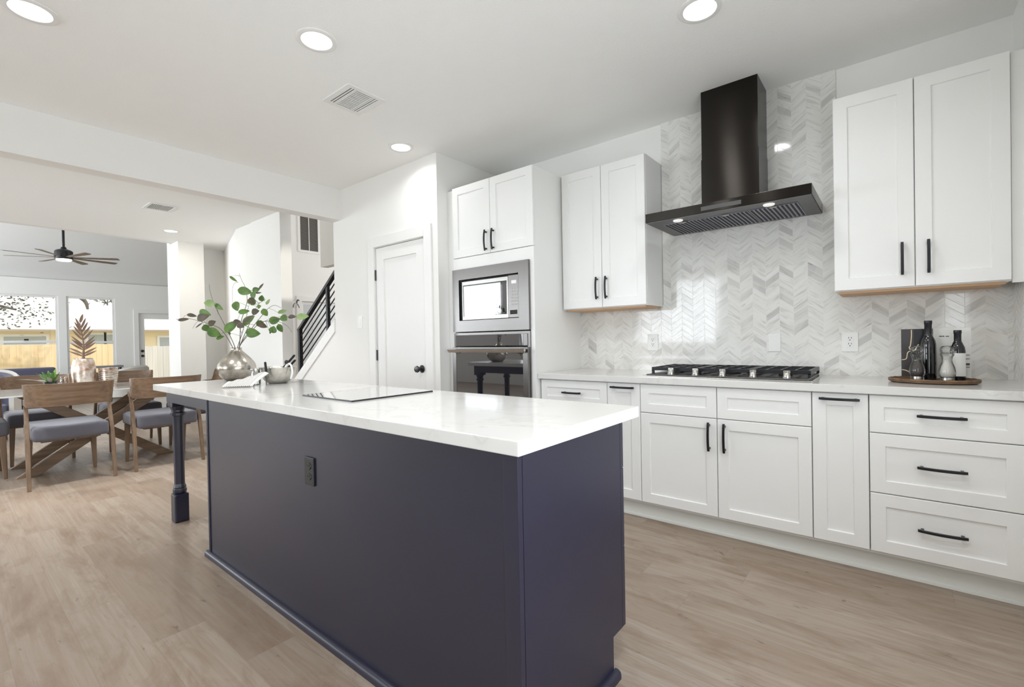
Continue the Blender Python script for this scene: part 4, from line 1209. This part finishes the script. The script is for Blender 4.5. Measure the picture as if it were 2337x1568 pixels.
# ------------------------------------------------------------------ ceiling fan
FX, FY, FZ = -10.6, 1.36, 2.63
fan = thing('ceiling_fan', 'eight-blade ceiling fan hanging in the living room', 'ceiling fan', (FX, FY, FZ))
obj('downrod', MB().tube([(FX, FY, FZ + .12), (FX, FY, 3.66)], .017, 10), M_dark, fan, smooth=True)
obj('motor_housing', MB().lathe([(0, .20), (.03, .20), (.04, .17), (.09, .15), (.115, .13), (.12, .02), (.11, 0), (0, 0)], (FX, FY, FZ), 28), M_dark, fan, smooth=True)
obj('light_lens', MB().lathe([(0, -.032), (.082, -.030), (.098, -.014), (.098, 0), (0, 0)], (FX, FY, FZ), 28), M_lens, fan, smooth=True)
for k in range(8):
    a = R(15.2 + 45 * k)
    d = Vector((math.cos(a), math.sin(a), 0)); s = Vector((-math.sin(a), math.cos(a), 0))
    m = MB()
    c0 = Vector((FX, FY, FZ + .03))
    pts = []
    for r_, w in ((.10, .04), (.25, .055), (.55, .085), (.70, .09), (.735, .075)):
        pts.append((r_, w))
    prev = None
    for r_, w in pts:
        c = c0 + d * r_
        tl = Vector((0, 0, -.16))
        vs = [m.bm.verts.new(c + s * w / 2 * e + tl * w / 2 * e + Vector((0, 0, h))) for e, h in ((-1, -.004), (1, -.004), (1, .004), (-1, .004))]
        if prev:
            for i in range(4): m.bm.faces.new((prev[i], prev[(i + 1) % 4], vs[(i + 1) % 4], vs[i]))
        else: m.bm.faces.new(vs[::-1])
        prev = vs
    m.bm.faces.new(prev)
    obj('blade', m, M_fanwood, fan)

# ------------------------------------------------------------------ dining furniture
def make_chair():
    """local axes: front is +x; the root sits on the floor under the seat"""
    t = thing('dining_chair', 'x', 'chair')
    # cushion
    m = MB().box(-.245, .335, -.243, .243, .385, .505, .035, 4)
    for v in m.bm.verts:
        if v.co.z > .47: v.co.z += .012 * (1 - (v.co.y / .25) ** 2)
        v.co.y *= 1.0 + .05 * (v.co.x + .245)
    obj('seat', m, M_seat, t, smooth=True, local=True)
    obj('seat_base', MB().box(-.20, .27, -.19, .19, .372, .386), M_chairleg, t, local=True)
    # curved back band
    half = [(-.06, .268), (-.11, .268), (-.17, .266), (-.225, .255), (-.270, .215), (-.300, .14), (-.312, .06), (-.316, 0)]
    path = [Vector((x, y, 0)) for x, y in half] + [Vector((x, -y, 0)) for x, y in half[-2::-1]]
    sp = smooth_path(path, 4)
    m = MB(); prev = None
    for i, p in enumerate(sp):
        tg = (sp[min(i + 1, len(sp) - 1)] - sp[max(i - 1, 0)]).normalized()
        n = Vector((tg.y, -tg.x, 0))          # outward
        if n.dot(Vector((p.x + .05, p.y, 0))) < 0: n = -n
        x = p.x
        k = min(1, max(0, (-.150 - x) / .050)); k = k * k * (3 - 2 * k)
        z0 = .690 - .012 * k; z1 = .735 + (.868 - .735) * k
        lean = .020 * k
        th = .011
        vs = [m.bm.verts.new(p + n * a + Vector((0, 0, z))) for a, z in ((-th, z0), (th, z0), (th + lean * .5, (z0 + z1) / 2), (th + lean, z1), (-th + lean, z1), (-th + lean * .5, (z0 + z1) / 2))]
        if prev:
            for q in range(6): m.bm.faces.new((prev[q], prev[(q + 1) % 6], vs[(q + 1) % 6], vs[q]))
        else: m.bm.faces.new(vs[::-1])
        prev = vs
    m.bm.faces.new(prev)
    obj('backrest', m, M_chair, t, smooth=True, local=True)
    for s in (-1, 1):
        obj('leg', MB().sweep([(-.270, .272 * s, 0, .026, .026), (-.240, .271 * s, .20, .034, .028), (-.205, .270 * s, .38, .042, .030), (-.165, .268 * s, .53, .040, .028), (-.105, .266 * s, .70, .034, .024)]), M_chairleg, t, bevel=.004, local=True)
        obj('leg', MB().sweep([(.302, .225 * s, 0, .027, .027), (.296, .220 * s, .2, .038, .036), (.288, .215 * s, .386, .046, .044)]), M_chairleg, t, bevel=.004, local=True)
    return t
ch0 = make_chair()
chairs = [
    ((-5.718, .728), 180, 'walnut dining chair seen from behind nearest to the camera'),
    ((-5.730, 1.425), 180, 'walnut dining chair whose seat shows behind the island leg'),
    ((-7.045, .675), 0, 'walnut chair across the glass table behind the potted succulent'),
    ((-7.045, 1.43), 0, 'walnut chair across the table behind the copper tumbler'),
    ((-6.385, 2.025), -90, 'walnut chair at the table end peeking behind the silver vase'),
    ((-6.40, .07), 90, 'walnut chair at the table end cut by the photo edge'),
]
for i, ((x, y), a, lb) in enumerate(chairs):
    c = ch0 if i == 0 else copy_tree(ch0)
    c.location = (x, y, 0); c.rotation_euler = (0, 0, R(a))
    c['label'] = lb; c['group'] = 'walnut chairs round the dining table'
# glass dining table
tb = thing('dining_table', 'glass dining table on crossed walnut beams', 'table', (-6.4, 1.05, 0))
obj('glass_top', B(-6.93, -5.88, .14, 1.98, .742, .754, .003), M_tglass, tb)
for x in (-6.12, -6.64):
    for sgn in (1, -1):
        off = .026 * sgn
        y0, y1 = (.50, 1.56) if sgn > 0 else (1.56, .50)
        m = MB()
        hx = .024
        dyy = .075 * sgn
        m.prism([(x + off - hx, y0 - dyy, 0.0), (x + off - hx, y0 + dyy, 0.0), (x + off - hx, y1 + dyy, .741), (x + off - hx, y1 - dyy, .741)], (2 * hx, 0, 0))
        obj('beam', m, M_trestle, tb, bevel=.003)
obj('crossbar', MB().bar((-6.60, 1.03, .37), (-6.16, 1.03, .37), .05, .05), M_trestle, tb)

TT = .7545
def tumbler(label, x, y, r0, r1, H, dots=False):
    t = thing('copper_tumbler', label, 'candle holder', (x, y, TT), 'copper tumblers on the dining table')
    prof = [(0, 0), (r0, 0), (r0 + (r1 - r0) * .5 + .004, H * .5), (r1, H), (r1 - .004, H), (r0 + (r1 - r0) * .5, H * .5), (r0 - .004, .006), (0, .006)]
    obj('cup', MB().lathe(prof, (x, y, TT), 30), M_copper, t, smooth=True)
    if dots:
        m = MB()
        for k in range(7):
            z = H * (.15 + .70 * k / 6)
            rr = r0 + (r1 - r0) * z / H + .002
            m.lathe([(rr, -.006), (rr + .006, 0), (rr, .006)], (x, y, TT + z), 30)
        obj('beaded_bands', m, M_vase, t, smooth=True)
VX, VY = -6.42, .948
t = thing('copper_vase', 'tall pale copper vase holding the bronze palm leaf', 'vase', (VX, VY, TT))
obj('body', MB().lathe([(0, 0), (.078, 0), (.090, .05), (.097, .12), (.096, .20), (.085, .27), (.072, .300), (.068, .300), (.08, .27), (.090, .20), (.09, .12), (.08, .03), (0, .02)], (VX, VY, TT), 36), M_copper, t, smooth=True)
obj('neck_ring', MB().lathe([(.072, 0), (.076, .004), (.072, .008)], (VX, VY, TT + .292), 36), M_vase, t, smooth=True)
pl = thing('palm_stem', 'bronze palm leaf stem standing in the copper vase', 'ornamental leaf', (VX, VY, TT + .25))
top = Vector((VX, VY - .018, TT + .66))
bot = Vector((VX, VY - .002, TT + .16))
mid_ = Vector((VX, VY + .004, TT + .45))
sp2 = smooth_path([bot, Vector((VX, VY, TT + .32)), mid_, top], 6)
obj('stem', MB().tube(sp2, [.016] * 6 + [.012 - .009 * i / (len(sp2) - 6) for i in range(len(sp2) - 6)], 8), M_palm, pl, smooth=True)
random.seed(8)
for k in range(9):
    f_ = .36 + .58 * k / 8
    b_ = sp2[min(len(sp2) - 1, int(f_ * (len(sp2) - 1)))]
    Lk = .142 - .03 * abs(k - 4) / 6
    el = R(28 + 42 * k / 8)
    for s in (-1, 1):
        az = random.uniform(-.35, .35)
        d = Vector((math.sin(az), s * math.cos(az), 0)) * math.cos(el) + Vector((0, 0, math.sin(el)))
        m = MB(); leaf(m, b_, d, Vector((1, .1 * s, .25)), Lk, .021, .04)
        obj('leaflet', m, M_palm, pl, smooth=True)
m = MB(); leaf(m, sp2[-1], Vector((0, .25, 1)), Vector((1, 0, 0)), .10, .026, .02); obj('leaflet', m, M_palm, pl, smooth=True)
tumbler('small pale copper tumbler between the succulent and the tall vase', -6.50, .815, .030, .033, .12)
tumbler('wide copper tumbler with beaded bands beside the tall vase', -6.38, 1.135, .062, .080, .195, True)
pt = thing('potted_succulent', 'spiky green succulent in a small black pot', 'plant', (-6.40, .705, TT))
obj('pot', B(-6.45, -6.35, .652, .758, TT, TT + .075, .006), M_potblack, pt)
sb = Vector((-6.40, .705, TT + .08))
for k in range(20):
    a = 2 * PI * k / 20 * 2.62 + .3
    el = R(12 + 62 * (k / 19))
    outer = k < 11
    d = Vector((math.cos(a), math.sin(a), 0)) * math.cos(el) + Vector((0, 0, math.sin(el)))
    m = MB(); leaf(m, sb + Vector((0, 0, -.02)) + Vector((math.cos(a), math.sin(a), 0)) * .015, d, Vector((-d.x * .3, -d.y * .3, 1)), (.21 * (.55 if d.y > .5 else 1) if outer else .145) * random.uniform(.85, 1.1), .036, .26 if outer else .05)
    obj('leaf', m, M_succ2 if outer else M_succ, pt, smooth=True)

# ------------------------------------------------------------------ living room furniture
sf = thing('sofa', 'slate blue sofa with low back under the living room windows', 'sofa', (-13.2, .2, 0))
sx = -13.05
obj('back', B(sx - .02, sx + .16, -1.2, 1.50, .30, .79, .05, 3), M_blue, sf, smooth=True)
obj('base', B(sx - .95, sx, -1.2, 1.50, .08, .36, .03, 2), M_blue, sf, smooth=True)
for a, b in ((-.98, .11), (.13, 1.28)): obj('seat_cushion', B(sx - .93, sx - .02, a, b, .361, .50, .04, 3), M_blue, sf, smooth=True)
for a, b in ((-1.2, -1.0), (1.3, 1.5)): obj('arm', B(sx - .95, sx - .021, a, b, .361, .64, .05, 3), M_blue, sf, smooth=True)
for x in (sx - .88, sx + .08):
    for y in (-1.1, 1.4): obj('leg', B(x - .03, x + .03, y - .03, y + .03, 0, .08), M_chairleg, sf)
def armchair(label, x, y, rz, shell, inner, H=.90, s=1.0):
    t = thing('armchair', label, 'armchair', (x, y, 0), 'barrel armchairs in the living room', rz)
    n = 20
    def shellmesh(r0, r1, z0, zt, a0, a1):
        m = MB(); prev = None
        for i in range(n + 1):
            a = a0 + (a1 - a0) * i / n
            f = math.cos((i / n - .5) * PI)
            z1 = z0 + (zt - z0) * (.62 + .38 * f ** .6 if f > 0 else .62)
            vs = [m.bm.verts.new((r * math.cos(a), r * math.sin(a), z)) for r, z in ((r0, z0), (r1, z0), (r1, z1 - .03), ((r0 + r1) / 2, z1), (r0, z1 - .03))]
            if prev:
                for q in range(5): m.bm.faces.new((prev[q], prev[(q + 1) % 5], vs[(q + 1) % 5], vs[q]))
            else: m.bm.faces.new(vs[::-1])
            prev = vs
        m.bm.faces.new(prev); return m
    obj('shell', shellmesh(.30 * s, .355 * s, .22, H, R(70), R(290)), shell, t, smooth=True, local=True)
    obj('inner_back', shellmesh(.24 * s, .299 * s, .42, H - .03, R(80), R(280)), inner, t, smooth=True, local=True)
    obj('seat', MB().lathe([(0, .30), (.27 * s, .30), (.29 * s, .34), (.27 * s, .46), (0, .47)], (.02, 0, 0), 28), inner, t, smooth=True, local=True)
    for a in (45, 135, 225, 315):
        c, d = .22 * s * math.cos(R(a)), .22 * s * math.sin(R(a))
        obj('leg', MB().bar((c * 1.1, d * 1.1, 0), (c, d, .30), .022, .022, up=(1, 0, 0), w2=.032, h2=.032), M_chairleg, t, local=True)
    return t
armchair('barrel armchair with pale shell and blue inside at the photo edge', -8.75, .33, R(-20), M_paleup, M_blue, .905)
armchair('small barrel armchair with blue inside near the patio door', -11.6, 2.33, R(215), M_paleup, M_blue, .80)
cb = thing('console_table', 'low grey console with flat top below the second window', 'console table', (-13.9, 2.3, 0))
obj('top', B(-14.1, -13.75, 1.85, 2.72, .70, .745, .004), simple('grey_laminate', (132, 136, 138), .5), cb)
for y in (1.90, 2.67):
    for x in (-14.06, -13.79): obj('leg', B(x - .02, x + .02, y - .02, y + .02, 0, .70), M_dark, cb)

# ------------------------------------------------------------------ outside
GZ = -.45
struct('ground_outside', B(-60, XF - .15, -40, 40, GZ - .1, GZ), M_soil)
def fence(label, x, y0, y1, top, mat, bw_=.14):
    t = thing('board_fence', label, 'fence', (x, (y0 + y1) / 2, GZ), 'backyard fences')
    random.seed(3)
    m = MB(); y = y0
    while y < y1:
        m.box(x - .01, x + .01 + random.uniform(0, .004), y + .002, min(y + bw_, y1) - .002, GZ + .02, top + random.uniform(-.012, .012)); y += bw_
    obj('boards', m, mat, t)
    obj('rail', B(x - .05, x - .011, y0, y1, top - .35, top - .26), mat, t)
    obj('rail', B(x - .05, x - .011, y0, y1, GZ + .25, GZ + .34), mat, t)
    yy_ = y0
    while yy_ <= y1:
        obj('post', B(x - .14, x - .051, yy_ - .045, yy_ + .045, GZ, top - .02), mat, t); yy_ += 2.4
fence('golden cedar board fence outside the living room windows', -19.0, -6, 3.85, 1.27, M_fence)
fence('grey board fence outside the patio door glass', -18.2, 3.9, 9.0, 1.17, M_fence2)
nb = thing('neighbour_house', 'pale tan house with white window frames behind the fence', 'house', (-26, 2, GZ))
obj('wall', B(-30, -25, -8, 9, GZ, 1.86), M_siding, nb)
rf = MB().prism([(-24.3, -8.5, 1.84), (-24.3, -8.5, 1.98), (-28.2, -8.5, 4.6), (-31, -8.5, 2.6), (-31, -8.5, 1.84)], (0, 18, 0))
obj('roof', rf, M_roofing, nb)
obj('gutter', B(-24.36, -24.28, -8.5, 9.5, 1.80, 1.87), simple('gutter_taupe', (150, 136, 120), .6), nb)
for a, b, z0, z1 in ((1.55, 2.65, 1.33, 1.62), (3.85, 4.32, 1.30, 1.68), (4.42, 4.85, 1.30, 1.68), (6.2, 6.6, .9, 1.55), (6.9, 7.2, .9, 1.55)):
    w_ = obj('window_frame', MB().box(-24.99, -24.95, a - .09, a, z0 - .09, z1 + .09).box(-24.99, -24.95, b, b + .09, z0 - .09, z1 + .09).box(-24.99, -24.95, a, b, z0 - .09, z0).box(-24.99, -24.95, a, b, z1, z1 + .09), M_trim, nb)
    obj('window_pane', B(-24.985, -24.97, a, b, z0, z1), M_bglassgrey, w_)
tr_ = thing('backyard_tree', 'grey-green tree spreading branches across the tops of the windows', 'tree', (-18.0, -1.6, GZ))
random.seed(11)
tk_ = [Vector((-17.6, -1.8, GZ)), Vector((-17.5, -1.7, .8)), Vector((-17.4, -1.4, 2.2)), Vector((-17.3, -1.0, 3.2))]
obj('trunk', MB().tube(smooth_path(tk_, 4), [.20 - .008 * i for i in range(13)], 10), M_twig, tr_, smooth=True)
limbs = [[(-17.3, -1.0, 2.9), (-17.2, .2, 2.95), (-17.1, 1.2, 2.80), (-17.0, 2.2, 2.75), (-16.9, 3.0, 2.60)],
         [(-17.4, -1.4, 2.2), (-17.3, -.4, 2.45), (-17.2, .6, 2.35), (-17.1, 1.3, 2.15)],
         [(-17.0, 2.2, 2.75), (-16.95, 2.55, 2.45), (-16.95, 2.62, 2.2)]]
for L_ in limbs:
    p_ = smooth_path([Vector(q) for q in L_], 5)
    obj('limb', MB().tube(p_, [.075 - .055 * i / len(p_) for i in range(len(p_))], 8), M_twig, tr_, smooth=True)
fm = MB()
for k in range(2400):
    # clumps along the limbs, thick towards the trunk
    L_ = random.choice(limbs[:2]); p_ = Vector(random.choice(L_))
    sd = .42 if p_.y < 1.3 else .16
    c = p_ + Vector((random.gauss(0, .3), random.gauss(0, sd), random.gauss(-.02, sd * .62)))
    d = Vector((random.gauss(0, 1), random.gauss(0, 1), random.gauss(0, .6))).normalized()
    leaf(fm, c, d, Vector((random.gauss(0, 1), random.gauss(0, 1), 1)), random.uniform(.05, .10), .042)
fo = obj('foliage', fm, M_treeleaf, tr_)
fo['kind'] = 'stuff'
